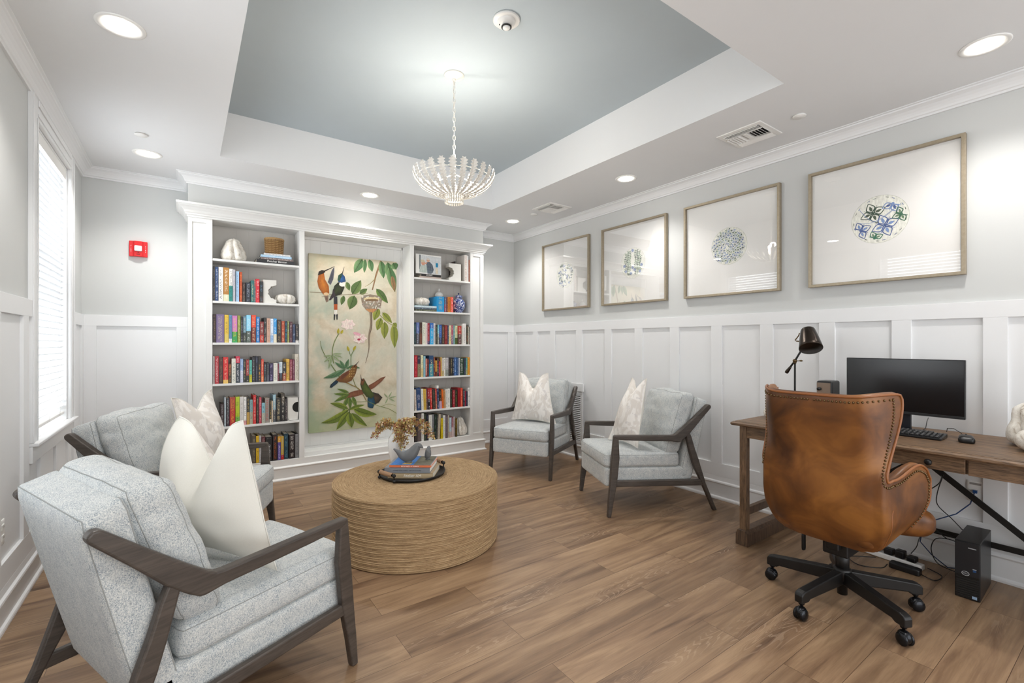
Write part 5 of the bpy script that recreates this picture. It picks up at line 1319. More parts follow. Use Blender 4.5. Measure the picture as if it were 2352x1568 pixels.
# black tray with rope bound handles
TC = (1.272, 2.985); zt = HT+.0005
t = empty('tray', (TC[0], TC[1], zt), label='round black metal tray with rope bound handles on the coffee table', category='tray')
b = MB(); b.lathe([(.0001, 0), (.205, 0), (.216, .006), (.222, .022), (.217, .022), (.211, .009), (.203, .005), (.0001, .005)], 64); b.build('dish', M['black'], t)
rope = mat('rope_binding', S(168, 134, 104), .85, var=.25, vscale=120)
ha = math.atan2(.11, .40)
for s in (-1, 1):
    def hp(a, rr, z): return (s*(rr*math.cos(a)*math.cos(ha))-s*rr*math.sin(a)*math.sin(ha), s*(rr*math.cos(a)*math.sin(ha))+s*rr*math.sin(a)*math.cos(ha), z)
    b = MB(); c = [hp(a*.1, .222, .052-.0006*a*a) for a in range(-3, 4)]
    b.tube([hp(-.36, .222, .012), hp(-.36, .226, .045)]+c+[hp(.36, .226, .045), hp(.36, .222, .012)], .0045, 8)
    for q in (-.36, .36): b.ball(hp(q, .226, .048), .0125, n=12, m=8); b.ball(hp(q, .224, .012), .011, n=12, m=8)
    h_ = b.build('handle', M['black'], t)
    b = MB(); m_ = 26
    for i in range(m_):
        a = -.27+.54*i/(m_-1); p = Vector(hp(a, .222, .0525-.03*a*a)); tg = (Vector(hp(a+.01, .222, .0525))-Vector(hp(a-.01, .222, .0525))).normalized()
        n1 = tg.cross(Vector((0, 0, 1))).normalized(); n2 = Vector((0, 0, 1)); b.tube([p+n1*.0115*math.cos(x*math.pi/6)+n2*.0115*math.sin(x*math.pi/6)+tg*.0018*math.sin(x*math.pi/6) for x in range(12)], .0028, 5, closed=True)
    b.build('rope_binding', rope, h_)

# three art books, squared up to us
ang = R(-36.5); BCx, BCy = 1.275, 2.99
def stack_book(z, th, L_, D_, dx, cover, label, title, tcol, size, pg='e0d8c8', dtx=0.0):
    o = empty('art_book', (BCx, BCy, z), ang, label=label, category='book', group='art books stacked on the tray')
    o.location = (BCx+dx*math.cos(ang), BCy+dx*math.sin(ang), z)
    cm = mat('cover_'+cover, S(cover), .4)
    b = MB(); x, y = L_/2, D_/2
    b.box(-x, -y, 0, x, y, .0025); b.box(-x, -y, th-.0025, x, y, th); b.box(-x, -y, 0, x, -y+.003, th); b.build('cover', cm, o, .0008, 1)
    b = MB(); b.box(-x+.004, -y+.003, .0025, x-.004, y-.005, th-.0025); b.build('pages', mat('page_edge_'+cover, S(pg), .9, var=.08, vscale=120), o)
    if title:
        M_ = Matrix.Translation(o.location) @ Matrix.Rotation(ang, 4, 'Z') @ basis((dtx, -y-.0006, th/2), (1, 0, 0), (0, 0, 1))
        tx = text('title', title, size, M_, mat('title_'+tcol, S(tcol), .5)); tx.parent = o
        tx.matrix_parent_inverse = (Matrix.Translation(o.location) @ Matrix.Rotation(ang, 4, 'Z')).inverted()
    return o, th
stack_book(zt+.0058, .036, .30, .265, .015, 'b4a080', 'tan art book at the bottom of the stack on the tray', 'Atelier AM', 'f0ece2', .026, dtx=.015)
stack_book(zt+.0421, .034, .30, .27, -.005, '7e8288', 'thick grey art book in the middle of the stack on the tray', 'HOMES FOR LIVING   ARCHITECTURE', '4a4c52', .011, 'e8e4dc')
tb, _ = stack_book(zt+.0764, .015, .275, .25, .012, 'd8744a', 'top art book with an orange spine and blue cover picture on the tray', 'BACKYARDS  of  FLORIDA', 'f8ece4', .010, 'e8e4dc')
k = Ink(lambda x, y, h: (x, y, .0151+h), .00004)
k.rect(-.1375, -.123, .1375, .125, S('8a8c92')); k.rect(-.132, -.118, .02, .118, S('3c74b8')); k.poly([(-.132, .02), (-.05, .05), (.02, .01), (.02, .118), (-.132, .118)], S('5c90cc'), S('3a6cae'))
k.rect(.02, -.118, .132, .118, S('6e6a5c')); k.poly([(.02, -.06), (.132, -.03), (.132, .118), (.02, .09)], S('8a8674'), S('585648')); k.poly([(-.06, -.1), (.0, -.1), (.0, -.04), (-.05, -.05)], S('c8b068'))
k.build('cover_picture', tb)
ztop = zt+.0915
tt = lambda x, y: (tb.location.x+x*math.cos(ang)-y*math.sin(ang), tb.location.y+x*math.sin(ang)+y*math.cos(ang))
# white vase with flowering branches, two grey stone birds
vx, vy = 1.286, 3.314
t = empty('vase', (vx, vy, HT+.001), label='white ribbed glass vase holding rust coloured orchid sprays', category='vase')
b = MB(); prof = [(.0001, 0), (.034, 0), (.038, .006), (.047, .05), (.055, .10), (.057, .135), (.050, .17), (.036, .195), (.028, .205), (.027, .215), (.033, .232), (.037, .25), (.034, .25), (.025, .21), (.0001, .2)]; prof = [(a*1.12 if a > .001 else a, c*1.12) for a, c in prof]
b.lathe(prof, 48, lobes=lambda g, z: 1+.012*math.cos(g*12)); b.build('body', M['porcelain'], t)
random.seed(21)
stem_m = mat('brown_stem', S(110, 84, 56), .8); fl = [mat('petal_ochre', S(212, 184, 118), .8, var=.12), mat('petal_rust', S(172, 112, 84), .8, var=.15), mat('petal_olive', S(184, 178, 112), .8, var=.1), mat('petal_cream', S(238, 216, 184), .8)]
fb = empty('orchid_sprays', (vx, vy, HT+.001+.235), label='arching ochre and rust orchid sprays standing in the white vase', category='flowers')
vd = Vector((math.cos(R(-35)), math.sin(R(-35)), 0))   # sideways as seen from the front of the room
dd = Vector((-vd.y*-1, -vd.x, 0)).normalized() if False else Vector((-math.sin(R(55)), -math.cos(R(55)), 0)).normalized()
sp = [((0, .0), (-.05, .07), (-.115, .045), (-.155, -.02), 0), ((0, .0), (.03, .09), (.12, .10), (.20, .05), .0), ((0, 0), (.05, .09), (.15, .075), (.235, -.015), .02), ((0, .01), (.02, .085), (.055, .02), (.075, -.10), .07),
      ((0, 0), (.04, .08), (.075, .035), (.085, -.05), .05), ((0, 0), (.06, .085), (.11, .06), (.13, .0), .05), ((0, 0), (-.02, .08), (-.07, .085), (-.11, .05), .02), ((0, 0), (.02, .08), (.04, .05), (.06, -.03), .09), ((0, 0), (.02, .09), (.08, .09), (.12, .06), .05)]
bs = MB(); petals = [MB() for _ in fl]
for a_, b_, c_, d_, fw in sp:
    pts = []
    for i in range(13):
        u = i/12; q = [((1-u)**3)*a_[j]+3*((1-u)**2)*u*b_[j]+3*(1-u)*u*u*c_[j]+u**3*d_[j] for j in (0, 1)]
        pts.append(vd*(q[0]*1.12+.012*u)+dd*(fw*1.5*u)+Vector((0, 0, q[1]*1.12)))
    bs.tube([tuple(p) for p in pts], .0018, 5)
    for i in range(3, 13):
        for rep in range(7):
            c0 = pts[i]+Vector((random.uniform(-.019, .019), random.uniform(-.019, .019), random.uniform(-.022, .018)))
            for kk in range(6):
                d0 = Vector((random.gauss(0, 1), random.gauss(0, 1), random.gauss(0, .8)-.25)).normalized(); L_ = random.uniform(.012, .024)
                s_ = d0.cross(Vector((random.random(), .3, .7))).normalized()*L_*.32
                tip = c0+d0*L_; mid = c0+d0*L_*.55+Vector((0, 0, .002))
                petals[random.choice([0, 0, 1, 1, 2, 3, 0])]._add([c0, mid+s_, tip, mid-s_], [(0, 1, 2, 3)], 0, False)
bs.build('stems', stem_m, fb)
for m_, p_, nm in zip(fl, petals, ('ochre_petals', 'rust_petals', 'olive_petals', 'cream_petals')): p_.build(nm, m_, fb)['kind'] = 'stuff'
stone = mat('grey_stone', S(104, 106, 108), .55, var=.12, vscale=14)
def bird(loc, rz, sc_, label, head_up):
    t = empty('stone_bird', loc, rz, label=label, category='figurine', group='grey stone birds on the art books')
    b = MB()
    if head_up:   # body leaning forward, tail raised behind
        spine = [(-.088, 0, .082), (-.062, 0, .062), (-.035, 0, .040), (-.008, 0, .036), (.018, 0, .052), (.038, 0, .078), (.054, 0, .096), (.070, 0, .092), (.084, 0, .083)]
        rad = [.004, .013, .024, .034, .034, .027, .020, .012, .002]
    else:
        spine = [(-.042, 0, .080), (-.026, 0, .058), (-.010, 0, .036), (.004, 0, .032), (.018, 0, .052), (.026, 0, .070), (.036, 0, .078), (.050, 0, .072)]
        rad = [.005, .014, .024, .028, .025, .018, .014, .002]
    q = Ink.smooth(None, [(p[0], p[2]) for p in spine], 5); rr = Ink.smooth(None, [(r_, 0) for r_ in rad], 5)
    b.tube([(x*sc_, 0, z*sc_) for x, z in q], [max(.001, r_[0]*sc_) for r_ in rr], 18, flat=.82)
    b.build('body', stone, t)
    b = MB(); b.lathe([(.0001, 0), (.018*sc_, 0), (.016*sc_, .010*sc_), (.0001, .014*sc_)], 20); b.build('base', stone, t)
    b = MB()
    for s_ in (-1, 1): b.ball((spine[-3][0]*sc_+.004, s_*rad[-3]*sc_*.78, (spine[-3][2]+.004)*sc_), .0022, n=8, m=6)
    b.build('eye', M['dark'], t)
    return t
x, y = tt(-.025, -.055); bird((x, y, ztop+.0005), R(-32), 1.15, 'larger grey stone bird with its beak to the right on the art books', True)
x, y = tt(.085, .03); bird((x, y, ztop+.0005), R(50), .95, 'small grey stone bird with raised wings and tail, right side of the art books', False)
# white blossom sprig in front of the vase
b = MB(); random.seed(5); x, y = tt(-.07, .03); t = empty('blossom_sprig', (x, y, ztop+.001), label='white ceramic blossom sprig between the vase and the larger bird', category='ornament')
for i in range(26):
    c0 = Vector((random.uniform(-.02, .02), random.uniform(-.02, .02), random.uniform(.004, .07))); 
    for kk in range(5):
        d0 = Vector((random.gauss(0, 1), random.gauss(0, 1), random.gauss(0, 1))).normalized(); s_ = d0.cross(Vector((.2, .5, .7))).normalized()*.005; b._add([c0, c0+d0*.009+s_, c0+d0*.015, c0+d0*.009-s_], [(0, 1, 2, 3)])
b.build('blossoms', M['porcelain'], t)
b = MB(); b.tube([(0, 0, 0), (.005, .004, .03), (-.004, .01, .07)], .002, 5); b.build('stem', M['porcelain'], t)

# ================================================================ chandelier
CX, CY = 1.481, 2.777
t = empty('chandelier', (CX, CY, 2.24), label='white leaf petal bowl chandelier hanging from the blue tray ceiling on a chain', category='chandelier')
cw = mat('chalk_white_metal', S(226, 222, 214), .6, var=.05, vscale=60)
b = MB(); b.lathe([(.0001, .838), (.02, .836), (.03, .842), (.055, .85), (.066, .856), (.068, .863), (.0001, .863)], 36); b.lathe([(.0001, .822), (.008, .822), (.012, .83), (.012, .84)], 16); b.build('ceiling_canopy', cw, t)
b = MB(); z = .815; i = 0
while z > .225:
    pts = []
    hl, hw_ = .019, .0085
    for a in range(14):
        g_ = 2*math.pi*a/14; px = hw_*math.copysign(abs(math.cos(g_))**.7, math.cos(g_)); pz = (hl-.004)*math.copysign(abs(math.sin(g_))**.8, math.sin(g_))
        pts.append((px*math.cos(i*1.5+.3), px*math.sin(i*1.5+.3), z+pz))
    b.tube(pts, .0022, 6, closed=True); z -= .031; i += 1
b.build('chain', cw, t)
b = MB(); b.tube([(.004*math.sin(i*2), .004*math.cos(i*2), .82-i*.03) for i in range(20)], .0016, 5); b.build('cord', cw, t)
NL = 24
for k_ in range(NL):
    g_ = 2*math.pi*k_/NL; b = MB(); ca, sa = math.cos(g_), math.sin(g_)
    n_ = 34; L_ = []; R_ = []; C_ = []
    for i in range(n_):
        u = i/(n_-1)
        if u < .18: r_ = .056+.003*math.cos(u/.18*math.pi*.5); z = .0+u/.18*.05
        else:
            q_ = (u-.18)/.82; r_ = .058+(.270-.058)*math.sin(q_*math.pi/2)**1.05; z = .05+.165*(1-math.cos(q_*math.pi/2))**.9
        wd = (.0055+.017*max(0, (u-.12)/.88)**.9)*(1-.55*max(0, (u-.93)/.07))
        wd *= (1.32 if i % 2 else .70)
        c_ = Vector((r_*ca, r_*sa, z)); s_ = Vector((-sa, ca, 0))*wd
        out = Vector((ca, sa, 0))*.004
        L_.append(c_-s_+out); R_.append(c_+s_+out); C_.append(c_-out)
    vs = L_+C_+R_; b._add(vs, [(i, i+1, n_+i+1, n_+i) for i in range(n_-1)]+[(n_+i, n_+i+1, 2*n_+i+1, 2*n_+i) for i in range(n_-1)])
    b.build('leaf', cw, t, solid=.0022)
b = MB()
b.tube([(.056*math.cos(a*math.pi/18), .056*math.sin(a*math.pi/18), .02) for a in range(36)], .003, 6, closed=True)
b.tube([(.25*math.cos(a*math.pi/24), .25*math.sin(a*math.pi/24), .165) for a in range(48)], .0022, 6, closed=True)
for a in range(3): b.tube([(0, 0, .20), (.13*math.cos(a*2.09), .13*math.sin(a*2.09), .17), (.25*math.cos(a*2.09), .25*math.sin(a*2.09), .165)], .003, 6)
b.lathe([(.0001, .10), (.012, .10), (.014, .12), (.008, .14), (.008, .20), (.004, .225)], 14); b.build('ring_frame', cw, t)
for s in (-1, 1):
    dx, dy = s*.085, -s*.062
    b = MB(); b.tube([(0, 0, .115), (dx*.6, dy*.6, .105), (dx, dy, .12)], .0035, 6); b.lathe([(.011, .118), (.012, .14), (.009, .148)], 14, c=(dx, dy, 0)); b.build('lamp_arm', cw, t)
    b = MB(); b.lathe([(.0001, .146), (.008, .148), (.013, .165), (.012, .18), (.004, .20), (.0001, .206)], 16, c=(dx, dy, 0)); b.build('bulb', M['bulb_glow'], t)
    d = bpy.data.lights.new('bulb_lamp', 'POINT'); d.energy = BULB; d.shadow_soft_size = .03; d.color = (1, .93, .84)
    o = bpy.data.objects.new('bulb_lamp', d); o.parent = t; o.location = (dx, dy, .225); COL.objects.link(o)
# ================================================================ desk on the right wall
DY0, DY1, DX0, DX1, DZ = .05, 1.648, 2.92, 3.622, .794
t = empty('desk', (0, 0, 0), label='long weathered oak writing desk with iron braces against the right wall', category='desk')
b = MB(); b.box(DX0+.012, DY0+.012, .782, DX1, DY1-.012, DZ); b.build('desk_top', M['desk_y'], t, .002)
b = MB(); prof = [(0, .768), (.0, .782), (.006, .790), (.016, .794), (.020, .794), (.020, .7925), (.0225, .7925), (.0225, .794), (.03, .794), (.03, .768)]
pr = [(0, .770), (-.010, .768), (-.014, .774), (-.012, .784), (-.004, .790), (.0, .7935), (.012, .7935), (.012, .77)]
sweep(b, [(DX1, DY1), (DX0+.012, DY1), (DX0+.012, DY0), (DX1, DY0)][::-1], [(a+.0, z) for a, z in [(-.012, .766), (.006, .766), (.012, .773), (.011, .783), (.004, .789), (-.001, .7915), (-.012, .7915)]]); b.build('edge_moulding', M['desk_y'], t, .0008)
b = MB(); b.box(DX0+.030, DY0+.03, DZ-.0005, DX0+.0325, DY1-.03, DZ+.0004); b.build('inlay_line', M['dark'], t)
ax = 2.95
b = MB(); b.box(ax, 1.165, .692, ax+.022, 1.60, .768); b.box(ax, .10, .692, ax+.022, .535, .768)
b.box(ax+.02, .10, .692, ax+.03, 1.60, .768); b.box(3.56, .10, .692, 3.60, 1.60, .768)
for y in (.10, 1.575): b.box(ax, y, .692, 3.60, y+.025, .768)
b.build('apron', M['desk_y'], t, .0015)
b = MB(); b.box(ax-.002, .545, .694, ax+.02, 1.157, .766); dr = b.build('drawer', M['desk_y'], t, .002)
for y in (.672, 1.03):
    b = MB(); b.tube([(ax, y, .729), (ax-.012, y, .729)], .006, 12); b.ball((ax-.022, y, .729), .012, .0155, .0155, 16, 10); b.build('knob', M['black'], dr)
for y0 in (.088, 1.567):
    y1 = y0+.043; yc = (y0+y1)/2
    b = MB(); b.box(2.943, y0, .088, 2.988, y1, .768); b.build('leg', M['desk_z'], t, .002)
    b = MB(); b.box(3.555, y0, .088, 3.60, y1, .768); b.build('leg', M['desk_z'], t, .002)
    b = MB(); b.prism([(yc-.038, 0), (yc+.038, 0), (yc+.038, .074), (yc+.032, .080), (yc+.030, .088), (yc+.026, .098), (yc-.026, .098), (yc-.030, .088), (yc-.032, .080), (yc-.038, .074)], 'x', 2.925, 3.615)
    b.M = None; b.build('foot', M['desk_dark'], t, .002)
    b = MB(); b.box(2.985, y0+.008, .185, 3.56, y1-.008, .235); b.build('side_stretcher', M['desk_dark'], t, .0015)
b = MB(); b.box(3.572, .13, .192, 3.578, 1.567, .224)
b.build('iron_stretcher', M['black'], t, .001)
for s in (-1, 1):
    b = MB(); pts = [(.85-s*.09, .692), (.85+s*.51, .205)]
    dx, dz = pts[1][0]-pts[0][0], pts[1][1]-pts[0][1]; l = math.hypot(dx, dz); nx, nz = -dz/l*.0165, dx/l*.0165
    b.prism([(pts[0][0]+nx, pts[0][1]+nz), (pts[1][0]+nx, pts[1][1]+nz), (pts[1][0]-nx, pts[1][1]-nz), (pts[0][0]-nx, pts[0][1]-nz)], 'x', 3.579-.0*s if s < 0 else 3.571, 3.586 if s < 0 else 3.578); b.build('iron_brace', M['black'], t, .001)

# computer monitor
t = empty('computer_monitor', (3.35, .886, DZ), label='black widescreen computer monitor on the oak desk', category='monitor')
b = MB(); b.box(.0, -.268, .104, .018, .268, .418); b.box(.018, -.15, .17, .045, .15, .36); b.build('housing', M['blackp'], t, .003)
scr = mat('monitor_screen', S(16, 17, 19), .22, spec=.55)
b = MB(); b.box(-.0006, -.262, .119, .0, .262, .413); b.build('screen', scr, t)
b = MB(); b.box(.0, -.268, .104, -.004, .268, .1185); b.build('bezel', mat('bezel', S(34, 35, 37), .4), t, .001)
b = MB(); b.box(.03, -.036, .006, .048, .036, .22); b.box(-.08, -.11, .001, .12, .11, .009); b.build('stand', mat('stand_dark', S(24, 26, 34), .4), t, .003)
# keyboard
t = empty('keyboard', (3.262, .905, DZ+.001), R(1.5), label='black computer keyboard in front of the monitor', category='keyboard')
b = MB(); b.prism([(-.068, 0), (.068, 0), (.068, .022), (-.068, .011)], 'y', -.222, .222); b.build('case', M['blackp'], t, .003)
keys = mat('key_black', S(30, 30, 32), .5); legend = mat('key_legend', S(210, 210, 210), .5)
b = MB(); lg = MB()
for r_ in range(6):
    for c_ in range(21):
        if r_ == 0 and c_ in (1, 6, 11, 15, 19, 20): continue
        x = .052-r_*.0205; y = .212-c_*.0203; z = .0165+(x+.068)*.081-.004
        b.box(x-.0085, y-.0165+.0003, z-.002, x+.0085, y+.0005, z+.005)
        if (r_*7+c_*3) % 4 != 1: lg.box(x-.001, y-.011, z+.0051, x+.003, y-.006, z+.0053)
b.build('keys', keys, t, .0012, 1); lg.build('key_legends', legend, t)
# mouse
t = empty('mouse', (3.285, .603, DZ+.001), R(12), label='black wired computer mouse at the right of the keyboard', category='mouse')
b = MB(); b.rbox(.056, .030, .018, .016, 8, mp=lambda p: Vector((p.x, p.y*(1-.10*(p.x/.056)), max(0, p.z+.016-.006*(p.x/.056)**2)))); b.build('body', M['blackp'], t)
b = MB(); b.tube([(.02, 0, .032), (.034, 0, .032)], .004, 8); b.build('scroll_wheel', M['dark'], t)
b = MB(); b.tube([(.054, 0, .012), (.10, .02, .03), (.16, .045, .04), (.235, .07, .028), (.25, .072, .006)], .0018, 6); b.build('cable', M['blackp'], t)
b = MB(); b.tube([(3.33, .80, DZ+.012), (3.40, .79, DZ+.03), (3.47, .80, DZ+.062), (3.56, .815, DZ+.07)], .002, 6)
tag(b.build('keyboard_cable', M['blackp']), 'thin black cable standing up behind the keyboard', 'cable')

# desk lamp
lx = 3.45
t = empty('desk_lamp', (0, 0, 0), label='bronze adjustable desk lamp with a cup shade behind the leather chair', category='lamp')
b = MB(); b.lathe([(.0001, 0), (.075, 0), (.078, .006), (.07, .016), (.02, .02), (.012, .03), (.0001, .03)], 36, c=(lx, 1.495, DZ+.001)); b.build('base', M['bronze'], t)
b = MB(); b.tube([(lx, 1.495, DZ+.025), (lx, 1.495, 1.168)], .0062, 12); b.build('pole', M['black'], t)
b = MB(); b.tube([(lx, 1.545, 1.104), (lx, 1.495, 1.178), (lx-.02, 1.428, 1.283)], .0062, 10); b.build('arm', M['black'], t)
b = MB(); b.tube([(lx, 1.552, 1.092), (lx, 1.547, 1.100), (lx, 1.528, 1.128), (lx, 1.520, 1.140)], [.011, .0125, .009, .0065], 14); b.build('counterweight', M['bronze'], t)
b = MB(); b.ball((lx, 1.495, 1.178), .014, n=14); b.tube([(lx, 1.495, 1.16), (lx, 1.495, 1.17)], .010, 12); b.tube([(lx, 1.49, 1.178), (lx-.01, 1.456, 1.180)], .003, 6); b.ball((lx-.01, 1.452, 1.180), .004, .012, .006, 10, 6); b.build('joint', M['brass'], t)
b = MB(); b.tube([(lx-.02, 1.428, 1.300), (lx-.02, 1.432, 1.312), (lx-.02, 1.476, 1.314), (lx-.02, 1.484, 1.322), (lx-.02, 1.462, 1.352), (lx-.02, 1.458, 1.366), (lx-.02, 1.448, 1.368), (lx-.02, 1.432, 1.352)], .004, 8); b.ball((lx-.02, 1.436, 1.350), .008); b.build('bracket', M['brass'], t)
top = Vector((lx-.03, 1.402, 1.392)); opn = Vector((lx-.105, 1.352, 1.266)); axz = (top-opn).normalized(); axx = axz.cross(Vector((0, 1, 0))).normalized(); axy = axz.cross(axx)
L_ = (top-opn).length; MM = Matrix((axx, axy, axz)).transposed().to_4x4(); MM.translation = opn
b = MB(); b.M = MM; b.lathe([(.067, 0), (.0685, .002), (.066, .02), (.060, .06), (.050, .11), (.044, L_-.012), (.040, L_-.003), (.034, L_), (.0001, L_)], 44); sh_ = b.build('lamp_shade', M['bronze'], t)
b = MB(); b.M = MM; b.lathe([(.0665, .0005), (.064, .02), (.058, .06), (.048, .11), (.042, L_-.014), (.0001, L_-.010)], 40); b.build('shade_lining', mat('shade_lining', S(206, 210, 216), .35), sh_)
b = MB(); b.M = MM; b.ball((0, 0, .065), .030, n=20); b.lathe([(.016, .09), (.016, L_-.02)], 16); b.build('bulb', mat('frosted_bulb', S(214, 216, 222), .3), sh_)
# bronze faced box (sharpener / speaker) behind the chair
t = empty('speaker_box', (3.42, 1.305, DZ+.001), label='upright black box with a bronze front and knob between lamp and monitor', category='speaker')
b = MB(); b.box(0, -.046, 0, .13, .046, .258); b.build('body', M['blackp'], t, .012, 4)
b = MB(); b.box(-.003, -.038, .012, .001, .042, .246); b.build('front_panel', mat('brushed_bronze', S(142, 124, 110), .28, metal=.9), t, .002)
b = MB(); b.tube([(-.001, .026, .205), (-.016, .026, .205)], .011, 18); b.build('knob', M['blackp'], t)
# gourds on the desk
gourd('gourd', (3.40, .385, DZ+.001), .098, .215, 'large whitewashed knobbly gourd standing at the right end of the desk', 'gourd', .28, 7, .7, seed=.8)
gourd('pumpkin', (3.235, .335, DZ+.001), .098, .105, 'whitewashed pumpkin lying before the big gourd on the desk', 'pumpkin', 0, 7, seed=2.2)
gourd('pumpkin', (3.235, 1.535, DZ+.001), .062, .078, 'small whitewashed pumpkin at the left end of the desk', 'pumpkin', 0, 8, seed=.3)

# tower computer under the desk
t = empty('tower_computer', (3.405, .598, 0), R(2), label='slim black tower computer standing on the floor under the desk', category='computer')
pcx0, pcx1, pcy = -.155, .155, .047
b = MB(); b.box(pcx0, -pcy, .002, pcx1, pcy, .292); b.build('case', M['blackp'], t, .003)
b = MB(); b.box(pcx0-.006, -pcy+.002, .12, pcx0, pcy-.002, .288); b.build('front_panel', mat('pc_front', S(26, 26, 30), .45), t, .002)
b = MB()
for i in range(9): b.box(pcx0-.003, -pcy+.006, .014+i*.011, pcx0, pcy-.006, .020+i*.011)
b.build('front_vents', M['dark'], t)
pm_ = mat('port_metal', S(170, 172, 176), .3)
b = MB(); b.box(pcx0-.0075, -.033, .262, pcx0-.006, -.003, .266); b.build('drive_slot', pm_, t)
b = MB(); b.box(pcx0-.0075, -.034, .160, pcx0-.006, -.020, .163); b.build('port_trim', pm_, t)
b = MB(); b.box(pcx0-.0075, -.033, .148, pcx0-.006, -.021, .158); b.build('port', jack, t)
b = MB(); b.tube([(pcx0-.0072, .006+.0135*math.cos(a*math.pi/12), .132+.0105*math.sin(a*math.pi/12)) for a in range(24)], .0012, 5, closed=True); lg_ = b.build('emblem', mat('emblem_silver', S(190, 192, 196), .3), t)
PM = Matrix.Translation((3.405, .598, 0)) @ Matrix.Rotation(R(2), 4, 'Z')
tx = text('lettering', 'DELL', .0085, PM @ basis((pcx0-.0066, .006, .132), (0, -1, 0), (0, 0, 1)), mat('emblem_ink', S(196, 198, 202), .4)); tx.parent = t; tx.matrix_parent_inverse = PM.inverted()
b = MB(); b.box(pcx0-.0068, -.036, .012, pcx0-.006, -.018, .026); b.build('sticker', mat('sticker_blue', S(150, 176, 204), .4), t)
# power strip, adapters and cables
t = empty('power_strip', (3.46, .96, 0), R(84), label='white power strip with black plugs on the floor under the desk', category='power strip')
b = MB(); b.rbox(.15, .026, .016, .006, 8, mp=lambda p: p+Vector((0, 0, .018))); b.build('body', M['white'], t)
for x, h_ in ((-.10, .03), (-.045, .045), (.01, .035), (.08, .05)):
    b = MB(); b.rbox(.022, .024, h_/2, .006, 6, mp=lambda p, x=x, h_=h_: p+Vector((x, 0, .035+h_/2))); b.build('plug', M['blackp'], t)
b = MB(); b.rbox(.07, .026, .018, .008, 8, mp=lambda p: Vector((p.y+3.36, p.x+.87, p.z+.0185))); tag(b.build('power_adapter', M['blackp']), 'black power adapter brick on the floor beside the power strip', 'adapter')
CBL = mat('network_cable_blue', S(36, 62, 104), .45)
b = MB(); b.tube(Ink.smooth(None, [(3.625, .632), (3.60, .70), (3.57, .80), (3.55, .86), (3.54, .86), (3.54, .80), (3.55, .72), (3.56, .67)], 6) and [tuple(p) for p in [(3.625, .632, .462), (3.60, .645, .40), (3.585, .70, .33), (3.57, .79, .27), (3.56, .84, .20), (3.55, .85, .13), (3.555, .80, .07), (3.56, .73, .02), (3.575, .68, .03)]], .003, 8)
tag(b.build('network_cable', CBL), 'blue network cable hanging from the wall outlet to the computer', 'cable')
def cable(pts, r_, label, name='power_cable', m=None):
    q = []
    P_ = [pts[0]]+pts+[pts[-1]]
    for i in range(1, len(P_)-2):
        for k_ in range(6):
            u = k_/6; a, b_, c, d = P_[i-1], P_[i], P_[i+1], P_[i+2]
            q.append(tuple(.5*((2*b_[j])+(-a[j]+c[j])*u+(2*a[j]-5*b_[j]+4*c[j]-d[j])*u*u+(-a[j]+3*b_[j]-3*c[j]+d[j])*u**3) for j in range(3)))
    q.append(pts[-1]); b = MB(); b.tube(q, r_, 7); return tag(b.build(name, m or M['blackp']), label, 'cable')
cable([(3.30, .70, .60), (3.42, .74, .52), (3.50, .83, .42), (3.53, .87, .33), (3.53, .80, .25), (3.50, .72, .20)], .0028, 'black cable drooping from the desk brace to the computer, left strand')
cable([(3.30, .695, .60), (3.44, .75, .46), (3.50, .76, .38), (3.50, .70, .32), (3.50, .655, .27)], .0024, 'black cable drooping from the desk brace to the computer, right strand')
cable([(3.53, .67, .20), (3.54, .76, .215), (3.54, .84, .17), (3.52, .86, .10), (3.50, .88, .06)], .0024, 'black cable looping from behind the computer to the power strip')
cable([(3.53, .66, .18), (3.54, .72, .19), (3.545, .78, .17), (3.55, .80, .10), (3.55, .77, .03), (3.56, .69, .008)], .0024, 'black cable looping down behind the computer beside the blue cable')
cable([(3.36, .80, .01), (3.34, .74, .008), (3.44, .73, .006), (3.48, .80, .012)], .0026, 'black cable coiled on the floor beside the adapter brick')
cable([(3.40, 1.02, .012), (3.30, 1.12, .006), (3.22, 1.05, .006), (3.28, .96, .006), (3.35, .95, .012)], .0026, 'black cable lying on the floor beneath the leather chair')
cable([(3.46, 1.00, .76), (3.50, 1.0, .68), (3.49, .985, .60), (3.51, 1.01, .55), (3.52, 1.0, .62), (3.50, .98, .70)], .0045, 'loops of black cable hanging behind the desk by the chair arm', 'hanging_cable')

# ================================================================ leather office chair
OX, OY = 2.69, .945
t = empty('office_chair', (OX, OY, 0), label='tan leather wing back office chair with nailheads on a black star base', category='office chair')
def sm(a, b_, x): 
    u = max(0, min(1, (x-a)/(b_-a))); return u*u*(3-2*u)
ZB = .375
def path(s, z):
    """plan of the shell at height z; s runs from one arm front to the other"""
    w_ = .222+.040*sm(.36, .52, z)+.048*sm(.72, 1.08, z)
    xb = -.265-.055*sm(.36, .60, z)-.03*sm(.75, 1.08, z)
    a = min(1, abs(s)/.6)*math.pi/2
    D = .13
    y = w_*math.sin(a)**.66; x = xb+D*(1-max(0, math.cos(a))**.62)
    if abs(s) > .6: x += (abs(s)-.6)/.4*(.29-.08*(1-sm(.36, .62, z))); y += .055*sm(.52, 1.0, abs(s))*sm(.40, .62, z)
    x += .50*max(0, z-.74)*sm(.16, .48, abs(s))-.02*sm(.3, .5, abs(s))*sm(.9, .7, z)
    y = math.copysign(y, s)
    return x, y
def top_h(s):
    a = abs(s); h = 1.066+.014*sm(.10, .34, a)-.012*sm(.36, .42, a)
    arm = .708+.05*math.exp(-((a-.83)/.13)**2)-.03*sm(.93, 1.0, a)
    return h+(arm-h)*sm(.385, .52, a)-.0*a
def bot_h(s):
    a = abs(s); return ZB+.02*sm(.5, 1, a)+.012*(1-sm(0, .4, a))*0
SV = []
